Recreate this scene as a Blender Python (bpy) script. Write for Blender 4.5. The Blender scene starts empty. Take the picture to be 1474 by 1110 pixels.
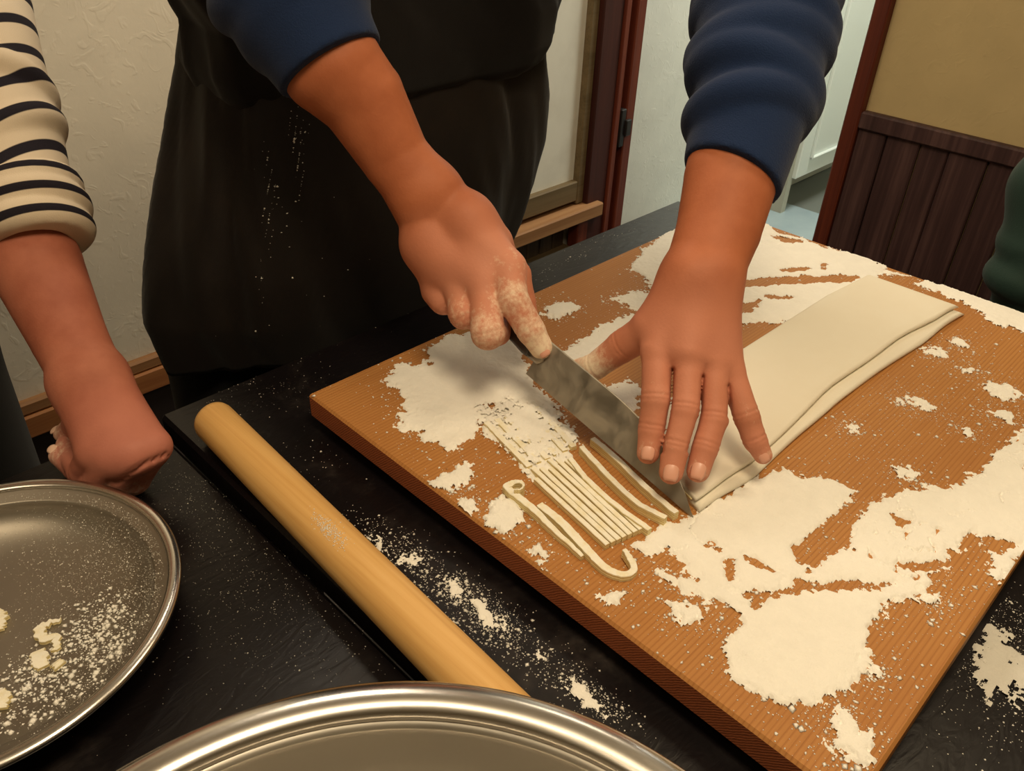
import bpy, math, random
import numpy as np
from mathutils import Vector, Matrix, Euler

C = bpy.context.scene.collection
SC = bpy.context.scene
rng = np.random.default_rng(7)
random.seed(7)

# ------------------------------------------------------------------ camera, world, lights, exposure
ZB = 0.926      # top of the cutting board
T = 0.88        # top of the black table
T2 = 0.86       # top of the lower black table
CZ = 1.446
cd = bpy.data.cameras.new('camera'); cam = bpy.data.objects.new('camera', cd); C.objects.link(cam)
Mc = Matrix([[0.706801, 0.378068, -0.59791], [-0.706467, 0.42091, -0.568981], [0.036553, 0.82456, 0.564592]]).to_4x4(); Mc.translation = (0, 0, CZ)
cam.matrix_world = Mc
cd.sensor_width = 36.0; cd.lens = 36.0*1177.49/1474.0; cd.clip_start = 0.02
SC.camera = cam
SC.view_settings.view_transform = 'Standard'; SC.view_settings.look = 'None'
SC.view_settings.gamma = 1.0; SC.view_settings.use_curve_mapping = False
SC.view_settings.exposure = 0.0
w = bpy.data.worlds.new('world'); SC.world = w; w.use_nodes = True
w.node_tree.nodes['Background'].inputs[0].default_value = (1.0, 0.82, 0.6, 1)
w.node_tree.nodes['Background'].inputs[1].default_value = 0.05

def area(name, loc, size, power, col, aim=None, sy=None):
    d = bpy.data.lights.new(name, 'AREA'); d.energy = power; d.color = col; d.size = size
    if sy: d.shape = 'RECTANGLE'; d.size_y = sy
    o = bpy.data.objects.new(name, d); C.objects.link(o); o.location = loc
    if aim is not None:
        o.rotation_euler = (Vector(aim)-Vector(loc)).to_track_quat('-Z', 'Y').to_euler()
    return o
WARM = (1.0, 0.80, 0.52)
area('ceiling_lamp_main', (0.16, -0.06, 2.42), 0.42, 16.5, WARM)
area('ceiling_lamp_right', (1.25, 0.0, 2.42), 0.5, 7.5, WARM)
area('ceiling_lamp_left', (-0.6, 0.5, 2.42), 0.5, 4.5, WARM)
area('wall_fill_light', (0.95, 1.42, 2.42), 0.4, 12, (1, .86, .66))  # added unseen fill that brightens the back wall behind the cook
area('ceiling_lamp_back', (1.9, 1.2, 2.42), 0.4, 4, (1, .86, .64))
area('corridor_lamp', (3.35, 1.25, 2.4), 0.5, 36, (0.97, 1.0, 0.90))

# ------------------------------------------------------------------ object helpers
def tag(o, label=None, cat=None, group=None, kind=None):
    if label: o['label'] = label
    if cat: o['category'] = cat
    if group: o['group'] = group
    if kind: o['kind'] = kind
    return o

def empty(name, loc, label=None, cat=None, group=None):
    o = bpy.data.objects.new(name, None); C.objects.link(o); o.location = loc
    o.empty_display_size = 0.05
    return tag(o, label, cat, group)

def fast_mesh(name, V, Q=None, Tr=None):
    """numpy mesh: V (n,3), quads (m,4), tris (k,3)"""
    me = bpy.data.meshes.new(name)
    V = np.asarray(V, np.float32)
    Q = np.zeros((0, 4), np.int32) if Q is None else np.asarray(Q, np.int32).reshape(-1, 4)
    Tr = np.zeros((0, 3), np.int32) if Tr is None else np.asarray(Tr, np.int32).reshape(-1, 3)
    loops = np.concatenate([Q.ravel(), Tr.ravel()])
    tot = np.concatenate([np.full(len(Q), 4, np.int32), np.full(len(Tr), 3, np.int32)])
    start = np.concatenate([[0], np.cumsum(tot)[:-1]]).astype(np.int32)
    me.vertices.add(len(V)); me.vertices.foreach_set('co', V.ravel())
    me.loops.add(len(loops)); me.loops.foreach_set('vertex_index', loops.astype(np.int32))
    me.polygons.add(len(tot)); me.polygons.foreach_set('loop_start', start)
    me.polygons.foreach_set('loop_total', tot)
    me.update(calc_edges=True); me.validate()
    return me

def link(name, me, mats, parent=None, smooth=True):
    o = bpy.data.objects.new(name, me); C.objects.link(o)
    for m in (mats if isinstance(mats, (list, tuple)) else [mats]):
        me.materials.append(m)
    if smooth:
        me.polygons.foreach_set('use_smooth', np.ones(len(me.polygons), bool))
    if parent is not None:
        o.parent = parent
        o.location = -Vector(parent.location)     # meshes below are written in world coordinates
        p = parent.parent
        if p is not None: o.location = Vector((0, 0, 0)) if parent.type == 'MESH' else o.location
        if parent.type == 'MESH': o.location = (0, 0, 0)
    return o

class MB:
    """collects simple solids, links them as one mesh"""
    def __init__(s): s.v = []; s.f = []; s.mi = []
    def add(s, vs, fs, mi=0):
        b = len(s.v); s.v += [tuple(v) for v in vs]
        s.f += [tuple(i+b for i in f) for f in fs]; s.mi += [mi]*len(fs)
    def box(s, x0, x1, y0, y1, z0, z1, mi=0):
        v = [(x0,y0,z0),(x1,y0,z0),(x1,y1,z0),(x0,y1,z0),(x0,y0,z1),(x1,y0,z1),(x1,y1,z1),(x0,y1,z1)]
        s.add(v, [(0,3,2,1),(4,5,6,7),(0,1,5,4),(1,2,6,5),(2,3,7,6),(3,0,4,7)], mi); return s
    def bbox(s, x0, x1, y0, y1, z0, z1, b=0.003, mi=0):
        """box with chamfered edges"""
        vs = []; 
        for z, i in ((z0, b), (z0+b, 0), (z1-b, 0), (z1, b)):
            vs += [(x0+i+b*(i==0)*0, y0+b, z), (x0+b, y0+i, z), (x1-b, y0+i, z), (x1-i, y0+b, z),
                   (x1-i, y1-b, z), (x1-b, y1-i, z), (x0+b, y1-i, z), (x0+i, y1-b, z)]
        fs = [tuple(range(7, -1, -1)), tuple(range(24, 32))]
        for r in range(3):
            for k in range(8):
                a, c = r*8+k, r*8+(k+1) % 8
                fs.append((a, c, c+8, a+8))
        s.add(vs, fs, mi); return s
    def lathe(s, cx, cy, prof, n=96, mi=0, closed=True):
        vs = []; m = len(prof)
        for k in range(n):
            a = 2*math.pi*k/n
            for r, z in prof: vs.append((cx+r*math.cos(a), cy+r*math.sin(a), z))
        fs = []
        for k in range(n):
            for j in range(m if closed else m-1):
                j2 = (j+1) % m; k2 = (k+1) % n
                fs.append((k*m+j, k2*m+j, k2*m+j2, k*m+j2))
        s.add(vs, fs, mi); return s
    def build(s, name, mats, parent=None, smooth=False):
        me = bpy.data.meshes.new(name); me.from_pydata(s.v, [], s.f); me.update()
        if isinstance(mats, (list, tuple)) and len(mats) > 1:
            me.polygons.foreach_set('material_index', s.mi)
        o = link(name, me, mats, parent, smooth)
        return o

# ------------------------------------------------------------------ material helpers
def srgb(r, g, b):
    f = lambda c: (c/12.92 if c <= .04045 else ((c+.055)/1.055)**2.4)
    return tuple(f(c/255.) for c in (r, g, b))+(1,)

class NM:
    def __init__(s, name, base=(.5,.5,.5,1), rough=.6, metal=0., spec=.5):
        s.m = bpy.data.materials.new(name); s.m.use_nodes = True
        s.t = s.m.node_tree; s.p = s.t.nodes['Principled BSDF']
        s.set('Base Color', base); s.set('Roughness', rough); s.set('Metallic', metal); s.set('Specular IOR Level', spec)
    def set(s, k, v): s.p.inputs[k].default_value = v
    def n(s, typ, **kw):
        nd = s.t.nodes.new(typ)
        for k, v in kw.items(): setattr(nd, k, v)
        return nd
    def l(s, a, b): s.t.links.new(a, b)
    def coord(s, scale=(1,1,1), rot=(0,0,0)):
        g = s.n('ShaderNodeTexCoord'); mp = s.n('ShaderNodeMapping')
        mp.inputs['Scale'].default_value = scale; mp.inputs['Rotation'].default_value = rot
        s.l(g.outputs['Object'], mp.inputs['Vector']); return mp.outputs['Vector']
    def noise(s, vec, scale, detail=4, rough=.55, dist=0.):
        nd = s.n('ShaderNodeTexNoise'); nd.inputs['Scale'].default_value = scale
        nd.inputs['Detail'].default_value = detail; nd.inputs['Roughness'].default_value = rough
        nd.inputs['Distortion'].default_value = dist
        s.l(vec, nd.inputs['Vector']); return nd.outputs['Fac']
    def ramp(s, fac, stops):
        nd = s.n('ShaderNodeValToRGB'); e = nd.color_ramp.elements
        while len(e) < len(stops): e.new(.5)
        for el, (p, c) in zip(e, stops):
            el.position = p; el.color = c if len(c) == 4 else tuple(c)+(1,)
        s.l(fac, nd.inputs['Fac']); return nd.outputs['Color']
    def mix(s, fac, a, b, mode='MIX'):
        nd = s.n('ShaderNodeMix'); nd.data_type = 'RGBA'; nd.blend_type = mode
        for val, sock in ((fac, nd.inputs[0]), (a, nd.inputs[6]), (b, nd.inputs[7])):
            if hasattr(val, 'links'): s.l(val, sock)
            else: sock.default_value = val
        return nd.outputs[2]
    def math(s, op, a, b=None):
        nd = s.n('ShaderNodeMath'); nd.operation = op
        for val, sock in ((a, nd.inputs[0]), (b, nd.inputs[1])):
            if val is None: continue
            if hasattr(val, 'links'): s.l(val, sock)
            else: sock.default_value = val
        return nd.outputs[0]
    def bump(s, h, strength=.3, dist=.002):
        nd = s.n('ShaderNodeBump'); nd.inputs['Strength'].default_value = strength
        nd.inputs['Distance'].default_value = dist
        s.l(h, nd.inputs['Height']); s.l(nd.outputs['Normal'], s.p.inputs['Normal'])
    def base(s, c): s.l(c, s.p.inputs['Base Color'])
    def attr(s, name):
        nd = s.n('ShaderNodeAttribute'); nd.attribute_name = name; return nd.outputs['Fac']

def g(v): return (v, v, v, 1)
M = {}
def m_plaster(key, col, scale=1.0, col2=None):
    a = NM(key, col, .85, spec=.25); v = a.coord()
    n1 = a.noise(v, 9*scale, 3); n2 = a.noise(v, 55*scale, 5, .6, .6); n3 = a.noise(v, 24*scale, 2, .5, 1.5)
    r = a.ramp(n3, [(.56, g(0)), (.66, g(1))])
    a.base(a.mix(a.ramp(n1, [(.3, g(0)), (.7, g(1))]), col, col2 or tuple(c*.92 for c in col[:3])+(1,)))
    h = a.math('ADD', a.math('MULTIPLY', n2, .5), a.math('MULTIPLY', r, .55))
    a.bump(h, .16, .004); M[key] = a.m
m_plaster('plaster_cream', srgb(232, 224, 206))
m_plaster('plaster_white', srgb(222, 222, 212), 1.0)
m_plaster('plaster_tan', srgb(206, 182, 134), .8)

def m_wood(key, c0, c1, c2, axis='x', fine=220, rough=.6, bump=.25, stretch=.03, spec=.35):
    a = NM(key, c0, rough, spec=spec)
    sc = {'x': (stretch, 1, 1), 'y': (1, stretch, 1), 'z': (1, 1, stretch)}[axis]
    v = a.coord(sc)
    n1 = a.noise(v, fine*.25, 3, .6, .3); n2 = a.noise(v, fine, 4, .65); n3 = a.noise(v, 5, 2)
    f = a.math('ADD', a.math('MULTIPLY', n1, .6), a.math('MULTIPLY', n2, .4))
    col = a.ramp(f, [(.32, c2), (.5, c0), (.68, c1)])
    a.base(a.mix(a.math('MULTIPLY', n3, .35), col, c2))
    a.bump(f, bump, .0015); M[key] = a.m
m_wood('redwood', srgb(104, 44, 26), srgb(124, 58, 34), srgb(78, 30, 18), 'z', 120)
m_wood('redwood_dark', srgb(66, 26, 18), srgb(78, 34, 24), srgb(48, 18, 12), 'z', 120)
m_wood('lightwood', srgb(160, 116, 76), srgb(178, 134, 90), srgb(138, 96, 60), 'x', 120)
m_wood('basewood', srgb(170, 112, 66), srgb(184, 128, 78), srgb(148, 92, 52), 'x', 120)
m_wood('olivewood', srgb(112, 94, 66), srgb(126, 106, 76), srgb(94, 78, 52), 'x', 120)
m_wood('plank_dark', srgb(74, 50, 49), srgb(104, 76, 72), srgb(52, 33, 33), 'z', 90, .55, .5, .04)
m_wood('plank_olive', srgb(74, 60, 46), srgb(92, 76, 60), srgb(50, 40, 30), 'z', 120)
m_wood('pinwood', srgb(216, 170, 104), srgb(226, 184, 120), srgb(198, 148, 84), 'y', 260, .5, .12, .02)

# board: straight cedar lines along x, end grain on the short sides
a = NM('board_top', rough=.62, spec=.3)
v = a.coord((.035, 1, 1)); vn = a.coord((.6, 1, 1))
wv = a.n('ShaderNodeTexWave'); wv.wave_type = 'BANDS'; wv.bands_direction = 'Y'; wv.wave_profile = 'SAW'
wv.inputs['Scale'].default_value = 74; wv.inputs['Distortion'].default_value = 3.2; wv.inputs['Detail'].default_value = 2
wv.inputs['Detail Scale'].default_value = .35
a.l(v, wv.inputs['Vector'])
n2 = a.noise(v, 330, 4, .6); n3 = a.noise(vn, 4.5, 3)
line = a.ramp(wv.outputs['Fac'], [(.0, g(.25)), (.6, g(.0)), (.88, g(.75)), (1, g(1))])
f = a.math('ADD', a.math('MULTIPLY', line, .55), a.math('MULTIPLY', n2, .55))
col = a.ramp(f, [(.12, srgb(184, 132, 74)), (.5, srgb(170, 115, 60)), (1., srgb(140, 90, 44))])
a.base(a.mix(a.ramp(n3, [(.38, g(0)), (.65, g(.55))]), col, srgb(154, 99, 50)))
a.bump(a.math('MULTIPLY', f, -1), .14, .001); M['board_top'] = a.m
a = NM('board_end', rough=.75, spec=.2)
v = a.coord(); wv = a.n('ShaderNodeTexWave'); wv.wave_type = 'BANDS'; wv.bands_direction = 'DIAGONAL'
wv.inputs['Scale'].default_value = 200; wv.inputs['Distortion'].default_value = 2.5; wv.inputs['Detail'].default_value = 1
a.l(v, wv.inputs['Vector']); n2 = a.noise(v, 420, 3)
f = a.math('ADD', a.math('MULTIPLY', wv.outputs['Fac'], .5), a.math('MULTIPLY', n2, .5))
a.base(a.ramp(f, [(.2, srgb(126, 68, 42)), (.75, srgb(160, 92, 58))])); a.bump(f, .3, .001); M['board_end'] = a.m

# black lacquered table with a worn, lightly dusted skin
a = NM('table_black', rough=.36, spec=.32); v = a.coord()
n1 = a.noise(v, 7, 5, .65, .6); n2 = a.noise(v, 60, 4, .6); n3 = a.noise(a.coord((1, 3, 1)), 26, 3, .5, 1.5)
sm = a.ramp(n1, [(.52, g(0)), (.78, g(1))])
sm2 = a.math('MULTIPLY', sm, a.ramp(n2, [(.4, g(.1)), (.7, g(1))]))
a.base(a.mix(a.math('MULTIPLY', sm2, .3), srgb(15, 11, 13), srgb(96, 86, 80)))
a.l(a.math('ADD', a.math('MULTIPLY', sm, .12), .34), a.p.inputs['Roughness'])
a.bump(a.math('ADD', a.math('MULTIPLY', n3, .8), a.math('MULTIPLY', n2, .2)), .22, .003); M['table_black'] = a.m

def m_metal(key, col, rough, streak=.1, dust=0.):
    a = NM(key, col, rough, 1.0); v = a.coord()
    n1 = a.noise(v, 14, 4); n2 = a.noise(a.coord((1, 1, 12)), 40, 3)
    a.l(a.math('ADD', a.math('MULTIPLY', n1, streak), rough-streak*.5), a.p.inputs['Roughness'])
    if dust:
        d = a.math('MULTIPLY', a.ramp(a.noise(v, 5, 5), [(.35, g(0)), (.75, g(1))]), dust)
        a.base(a.mix(d, col, srgb(214, 200, 176)))
        a.l(a.math('SUBTRACT', 1.0, a.math('MULTIPLY', d, 1.0)), a.p.inputs['Metallic'])
    a.bump(n2, .04, .001); M[key] = a.m
m_metal('steel', (.62, .59, .55, 1), .24, .06)
m_metal('steel_brushed', (.56, .53, .48, 1), .36, .08, .12)
m_metal('steel_dusty', (.33, .30, .26, 1), .42, .1, .14)
a = NM('blade_steel', (.36, .34, .31, 1), .40, 1.0); v = a.coord((1, 1, 1))
n = a.noise(a.coord((1, 1.6, 1)), 20, 5, .6, .5)
s_ = a.ramp(n, [(.38, g(0)), (.68, g(1))])
a.base(a.mix(a.math('MULTIPLY', s_, .35), (.34, .32, .285, 1), srgb(190, 176, 150)))
a.l(a.math('SUBTRACT', 1.0, a.math('MULTIPLY', s_, .45)), a.p.inputs['Metallic'])
a.l(a.math('ADD', a.math('MULTIPLY', s_, .2), .36), a.p.inputs['Roughness']); M['blade'] = a.m
M['handle'] = NM('handle_black', srgb(40, 32, 32), .4).m
M['latch'] = NM('latch_black', srgb(28, 22, 20), .5).m

def m_cloth(key, col, fine=900, bump=.4, rough=.9, dust=None, fold=0.):
    a = NM(key, col, rough, spec=.15); v = a.coord()
    n1 = a.noise(v, fine, 2); n2 = a.noise(v, 6, 3)
    c = a.mix(a.math('MULTIPLY', n2, .5), col, tuple(x*.75 for x in col[:3])+(1,))
    if dust: c = a.mix(a.math('MULTIPLY', a.ramp(a.noise(v, 4, 6, .7), [(.5, g(0)), (.8, g(1))]), .3), c, dust)
    a.base(c)
    a.set('Sheen Weight', .08); a.set('Sheen Roughness', .5)
    a.bump(n1, bump, .0012); M[key] = a.m
m_cloth('apron', srgb(21, 15, 12), 1200, .25, .62, srgb(54, 41, 30))
m_cloth('shirt_black', srgb(15, 11, 10), 1200, .25, .85)
m_cloth('trousers', srgb(9, 8, 9), 1200, .25, .85)
m_cloth('navy', srgb(29, 45, 78), 700, .6, .95)
m_cloth('green_jacket', srgb(38, 58, 52), 500, .3, .7)
m_cloth('shoe', srgb(30, 28, 26), 300, .1, .5)
m_cloth('hair', srgb(28, 22, 18), 400, .5, .6)
# striped jersey: printed stripes follow the sleeve coordinate stored on the mesh
a = NM('jersey', rough=.9, spec=.15); v = a.coord(); st = a.attr('stripe')
fr = a.math('FRACT', st)
msk = a.ramp(fr, [(.0, g(0)), (.66, g(0)), (.69, g(1)), (.97, g(1)), (1., g(0))])
a.base(a.mix(msk, srgb(208, 192, 170), srgb(34, 30, 38)))
a.bump(a.noise(v, 900, 2), .4, .001); M['jersey'] = a.m

# skin with a floury dusting where the mesh says so
def m_skin(key, c0, c1, c2):
    a = NM(key, c0, .5, spec=.25); v = a.coord()
    n1 = a.noise(v, 26, 4); n2 = a.noise(v, 380, 4, .6); n3 = a.noise(v, 150, 5, .7)
    c = a.mix(a.ramp(n1, [(.35, g(0)), (.7, g(1))]), c0, c1)
    rd = a.attr('red'); c = a.mix(a.math('MULTIPLY', rd, .8), c, c2)
    fl = a.attr('flour')
    k = a.math('MULTIPLY', a.ramp(a.math('ADD', a.math('MULTIPLY', fl, .62), a.math('MULTIPLY', n3, .55)), [(.47, g(0)), (.70, g(1))]), .85)
    k = a.math('ADD', k, a.math('MULTIPLY', fl, .10))
    a.base(a.mix(k, c, srgb(236, 218, 192)))
    a.l(a.math('ADD', .58, a.math('MULTIPLY', k, .4)), a.p.inputs['Roughness'])
    a.set('Subsurface Weight', .0); a.p.inputs['Subsurface Radius'].default_value = (1, .35, .15); a.set('Subsurface Scale', .006)
    a.bump(a.math('ADD', n2, a.math('MULTIPLY', k, .6)), .22, .0012); M[key] = a.m
m_skin('skin_chef', srgb(174, 102, 68), srgb(160, 90, 58), srgb(214, 146, 122))
m_skin('skin_helper', srgb(172, 104, 82), srgb(152, 86, 66), srgb(200, 130, 114))
M['nail'] = NM('nail', srgb(216, 160, 138), .35).m
M['nail_pale'] = NM('nail_pale', srgb(228, 190, 168), .35).m

def m_flour(key, col):
    a = NM(key, col, .95, spec=.1); v = a.coord()
    n1 = a.noise(v, 60, 5, .65); n2 = a.noise(v, 700, 3)
    a.base(a.mix(a.ramp(n1, [(.35, g(0)), (.7, g(1))]), col, tuple(x*.95 for x in col[:3])+(1,)))
    a.bump(a.math('ADD', n1, a.math('MULTIPLY', n2, .35)), .6, .002); M[key] = a.m
m_flour('flour', srgb(238, 234, 225))
m_flour('flour_grey', srgb(206, 202, 192))
a = NM('dough_skin', srgb(240, 228, 200), .8, spec=.2); v = a.coord()
n1 = a.noise(v, 12, 4); n2 = a.noise(v, 240, 3)
a.base(a.mix(n1, srgb(230, 224, 208), srgb(222, 212, 192))); a.bump(a.math('ADD', n2, n1), .15, .001); M['dough_skin'] = a.m
a = NM('dough_cut', srgb(230, 212, 150), .6, spec=.3); v = a.coord((1, 1, 1))
wv = a.n('ShaderNodeTexWave'); wv.bands_direction = 'Z'; wv.inputs['Scale'].default_value = 130; wv.inputs['Distortion'].default_value = .8
a.l(v, wv.inputs['Vector'])
a.base(a.ramp(wv.outputs['Fac'], [(.0, srgb(206, 184, 116)), (.5, srgb(232, 216, 164)), (1, srgb(238, 224, 180))])); M['dough_cut'] = a.m
a = NM('noodle_top', srgb(240, 228, 198), .9, spec=.1); v = a.coord()
n1 = a.noise(v, 90, 5, .65)
a.base(a.ramp(n1, [(.35, srgb(230, 220, 190)), (.55, srgb(236, 231, 216))])); a.bump(n1, .3, .001); M['noodle_top'] = a.m
a = NM('door_paint', srgb(226, 232, 228), .35, spec=.5); M['door_paint'] = a.m
a = NM('pane_frosted', srgb(226, 222, 208), .7, spec=.3); v = a.coord()
a.base(a.mix(a.ramp(a.noise(v, 7, 4), [(.5, g(0)), (.8, g(.25))]), srgb(226, 222, 208), srgb(170, 160, 140))); M['pane'] = a.m
a = NM('floor_grey', srgb(150, 166, 172), .25, spec=.5); v = a.coord()
a.base(a.mix(a.noise(v, 8, 4), srgb(140, 158, 166), srgb(166, 180, 184))); M['floor_grey'] = a.m
M['floor_dim'] = NM('floor_dim', srgb(112, 116, 110), .45).m
M['floor_dark'] = NM('floor_dark', srgb(46, 38, 34), .5).m
M['kick_dark'] = NM('kick_dark', srgb(38, 30, 28), .6).m
M['ceiling'] = NM('ceiling_paint', srgb(220, 208, 186), .9).m
M['plinth'] = NM('plinth_grey', srgb(176, 174, 160), .6).m
M['chrome'] = NM('chrome', (.7, .7, .7, 1), .2, 1.0).m

# ------------------------------------------------------------------ the room
def structure(mb, name, mats, parent=None, smooth=False):
    o = mb.build(name, mats, parent, smooth)
    if parent is None: o['kind'] = 'structure'
    return o
structure(MB().box(-2.2, 3.6, -2.2, 2.0, -.05, 0), 'floor', [M['floor_dark']])
fl2 = structure(MB().box(2.86, 3.6, .2, 1.9, 0.0, .004), 'trim_1', [M['floor_grey']])
structure(MB().box(3.6, 4.9, .2, 2.2, -.05, -.005), 'trim_2', [M['floor_dim']])
structure(MB().box(-2.2, 4.9, -2.2, 2.2, 2.5, 2.55), 'ceiling', [M['ceiling']])
structure(MB().box(-2.25, -2.2, -2.2, 2.0, 0, 2.5), 'wall_left', [M['plaster_cream']])
structure(MB().box(-2.2, 2.9, -2.25, -2.2, 0, 2.5), 'wall_front', [M['plaster_cream']])
# back wall: cream plaster left of the sliding door, white plaster right of it
wb = structure(MB().box(-2.2, 1.42, 1.9, 2.0, 0, 2.5).box(1.42, 2.33, 1.93, 2.0, 0, 2.5), 'wall_back', [M['plaster_cream']])
structure(MB().box(2.53, 3.5, 1.9, 2.0, 0, 2.5), 'wall_back_white', [M['plaster_white']])
bs = MB().bbox(-2.2, 1.42, 1.868, 1.899, .195, .255, .004).build('baseboard_back', [M['basewood']]); bs['kind'] = 'structure'
MB().bbox(-2.2, 1.42, 1.874, 1.899, .255, .290, .006).build('cap_moulding', [M['lightwood']], bs)
MB().box(-2.2, 1.42, 1.885, 1.899, 0.001, .195).build('kick_board', [M['kick_dark']], bs)
# sliding door with a pale pane, its sill and the low plank strip below it
dr = empty('door_1', (2.0, 1.9, 0)); dr['kind'] = 'structure'
MB().box(1.47, 2.284, 1.905, 1.915, .36, 2.05).build('pane', [M['pane']], dr)
MB().bbox(2.284, 2.322, 1.88, 1.92, .27, 2.1, .004).build('stile', [M['olivewood']], dr)
MB().bbox(1.43, 1.47, 1.88, 1.92, .27, 2.1, .004).build('stile', [M['olivewood']], dr)
MB().bbox(1.47, 2.284, 1.88, 1.92, .285, .362, .004).build('bottom_rail', [M['olivewood']], dr)
MB().bbox(1.47, 2.284, 1.88, 1.92, 2.03, 2.1, .004).build('top_rail', [M['olivewood']], dr)
sl = empty('trim_3', (2.0, 1.9, 0)); sl['kind'] = 'structure'
MB().bbox(1.42, 2.39, 1.83, 1.93, .215, .268, .005).build('sill', [M['lightwood']], sl)
for i in range(12):
    x0 = 1.42+i*.07
    MB().bbox(x0+.002, x0+.068, 1.905+.002*(i % 2), 1.925, .10, .215, .003).build('plank', [M['plank_olive']], sl)
MB().bbox(1.42, 2.27, 1.87, 1.93, .045, .105, .004).build('low_rail', [M['olivewood']], sl)
MB().box(1.42, 2.32, 1.9, 1.93, 0.001, .045).build('kick_board', [M['kick_dark']], sl)
# door posts
ps = empty('trim_4', (2.45, 1.9, 0)); ps['kind'] = 'structure'
MB().bbox(2.322, 2.43, 1.86, 1.95, 0.001, 2.5, .004).build('jamb', [M['redwood_dark']], ps)
MB().bbox(2.43, 2.458, 1.85, 1.95, 0.001, 2.5, .003).build('stop_bead', [M['redwood']], ps)
MB().bbox(2.458, 2.495, 1.895, 1.95, 0.001, 2.5, .003).build('groove_board', [M['redwood_dark']], ps)
MB().bbox(2.495, 2.545, 1.85, 1.95, 0.001, 2.5, .004).build('post', [M['redwood']], ps)
lt = MB().bbox(2.462, 2.49, 1.845, 1.895, .46, .60, .003).bbox(2.485, 2.515, 1.835, 1.85, .50, .56, .003).build('latch', [M['latch']], ps)
MB().bbox(2.27, 2.33, 1.85, 1.9, 0.001, .215, .004).build('foot_block', [M['redwood']], ps)
# right wall: tan plaster over dark planks, ending in a red post at the opening
wr = structure(MB().box(2.8, 2.9, -2.2, 1.1, 0, 2.5), 'wall_right', [M['plaster_tan']])
y = 1.098; i = 0
while y > -1.2:
    wd = [.098, .112, .09, .12, .105][i % 5]
    MB().bbox(2.778+.003*((i*7) % 3), 2.8, y-wd+.004, y, 0.001, .655, .004).build('plank', [M['plank_dark']], wr)
    y -= wd; i += 1
MB().bbox(2.764, 2.8, -1.2, 1.1, .655, .712, .006).build('cap_rail', [M['plank_dark']], wr)
structure(MB().bbox(2.765, 2.93, 1.1, 1.152, 0.001, 2.5, .005), 'trim_5', [M['redwood']])
# passage beyond
structure(MB().box(3.5, 4.9, 1.78, 1.95, 0, 2.5).box(3.46, 3.5, 1.62, 1.95, 0, 2.5), 'wall_passage', [M['plinth']])
structure(MB().box(4.85, 4.9, .2, 1.8, 0, 2.5), 'wall_passage_end', [M['plaster_white']])
structure(MB().box(2.9, 4.9, .15, .2, 0, 2.5), 'wall_passage_near', [M['plaster_white']])
d2 = empty('door_2', (3.9, 1.6, 0)); d2['kind'] = 'structure'
MB().bbox(3.49, 4.32, 1.6, 1.64, .165, 2.05, .004).build('door_leaf', [M['door_paint']], d2)
MB().bbox(3.58, 4.22, 1.585, 1.6, .24, .252, .004).bbox(3.58, 4.22, 1.585, 1.6, 1.9, 1.912, .004).bbox(3.58, 3.59, 1.585, 1.6, .24, 1.9, .003).bbox(4.21, 4.22, 1.585, 1.6, .24, 1.9, .003).build('moulding', [M['door_paint']], d2)
MB().lathe(4.0, 1.56, [(.001, .70), (.018, .705), (.02, .75), (.018, .795), (.001, .80)], 16, closed=False).build('door_handle', [M['chrome']], d2, True)

# ------------------------------------------------------------------ tables
def table(name, x0, x1, y0, y1, z, label):
    t = empty(name, ((x0+x1)/2, (y0+y1)/2, 0), label, 'table')
    MB().bbox(x0, x1, y0, y1, z-.035, z, .004).build('tabletop', [M['table_black']], t)
    for sx in (x0+.06, x1-.06):
        for sy in (y0+.06, y1-.06):
            MB().bbox(sx-.025, sx+.025, sy-.025, sy+.025, 0.001, z-.036, .003).build('leg', [M['table_black']], t)
    for ya in (y1-.07, y0+.05): MB().bbox(x0+.09, x1-.09, ya, ya+.02, z-.11, z-.036, .002).build('side_rail', [M['table_black']], t)
table('work_table', .260, 1.264, -.55, .797, T, 'black work table under the wooden board, floury and worn, slightly higher than its neighbour')
table('side_table', -.95, .2555, -.55, .828, T2, 'lower black table under the two steel bowls, pushed against the higher one')

# ------------------------------------------------------------------ cutting board
bx0, bx1, by0, by1 = .373, 1.188, .030, .662
bd = empty('cutting_board', ((bx0+bx1)/2, (by0+by1)/2, T), 'thick square wooden dough board with straight grain, strewn with flour', 'board')
mb = MB(); mb.bbox(bx0, bx1, by0, by1, ZB-.030, ZB, .0025)
ob = mb.build('slab', [M['board_top'], M['board_end']], bd)
mi = []
for p in ob.data.polygons:
    mi.append(1 if abs(p.normal.x) > .8 else 0)
ob.data.polygons.foreach_set('material_index', mi)
for yy in (.13, .52):
    MB().bbox(.46, 1.1, yy, yy+.05, T+.0005, ZB-.0302, .002).build('batten', [M['board_end']], bd)

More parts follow.
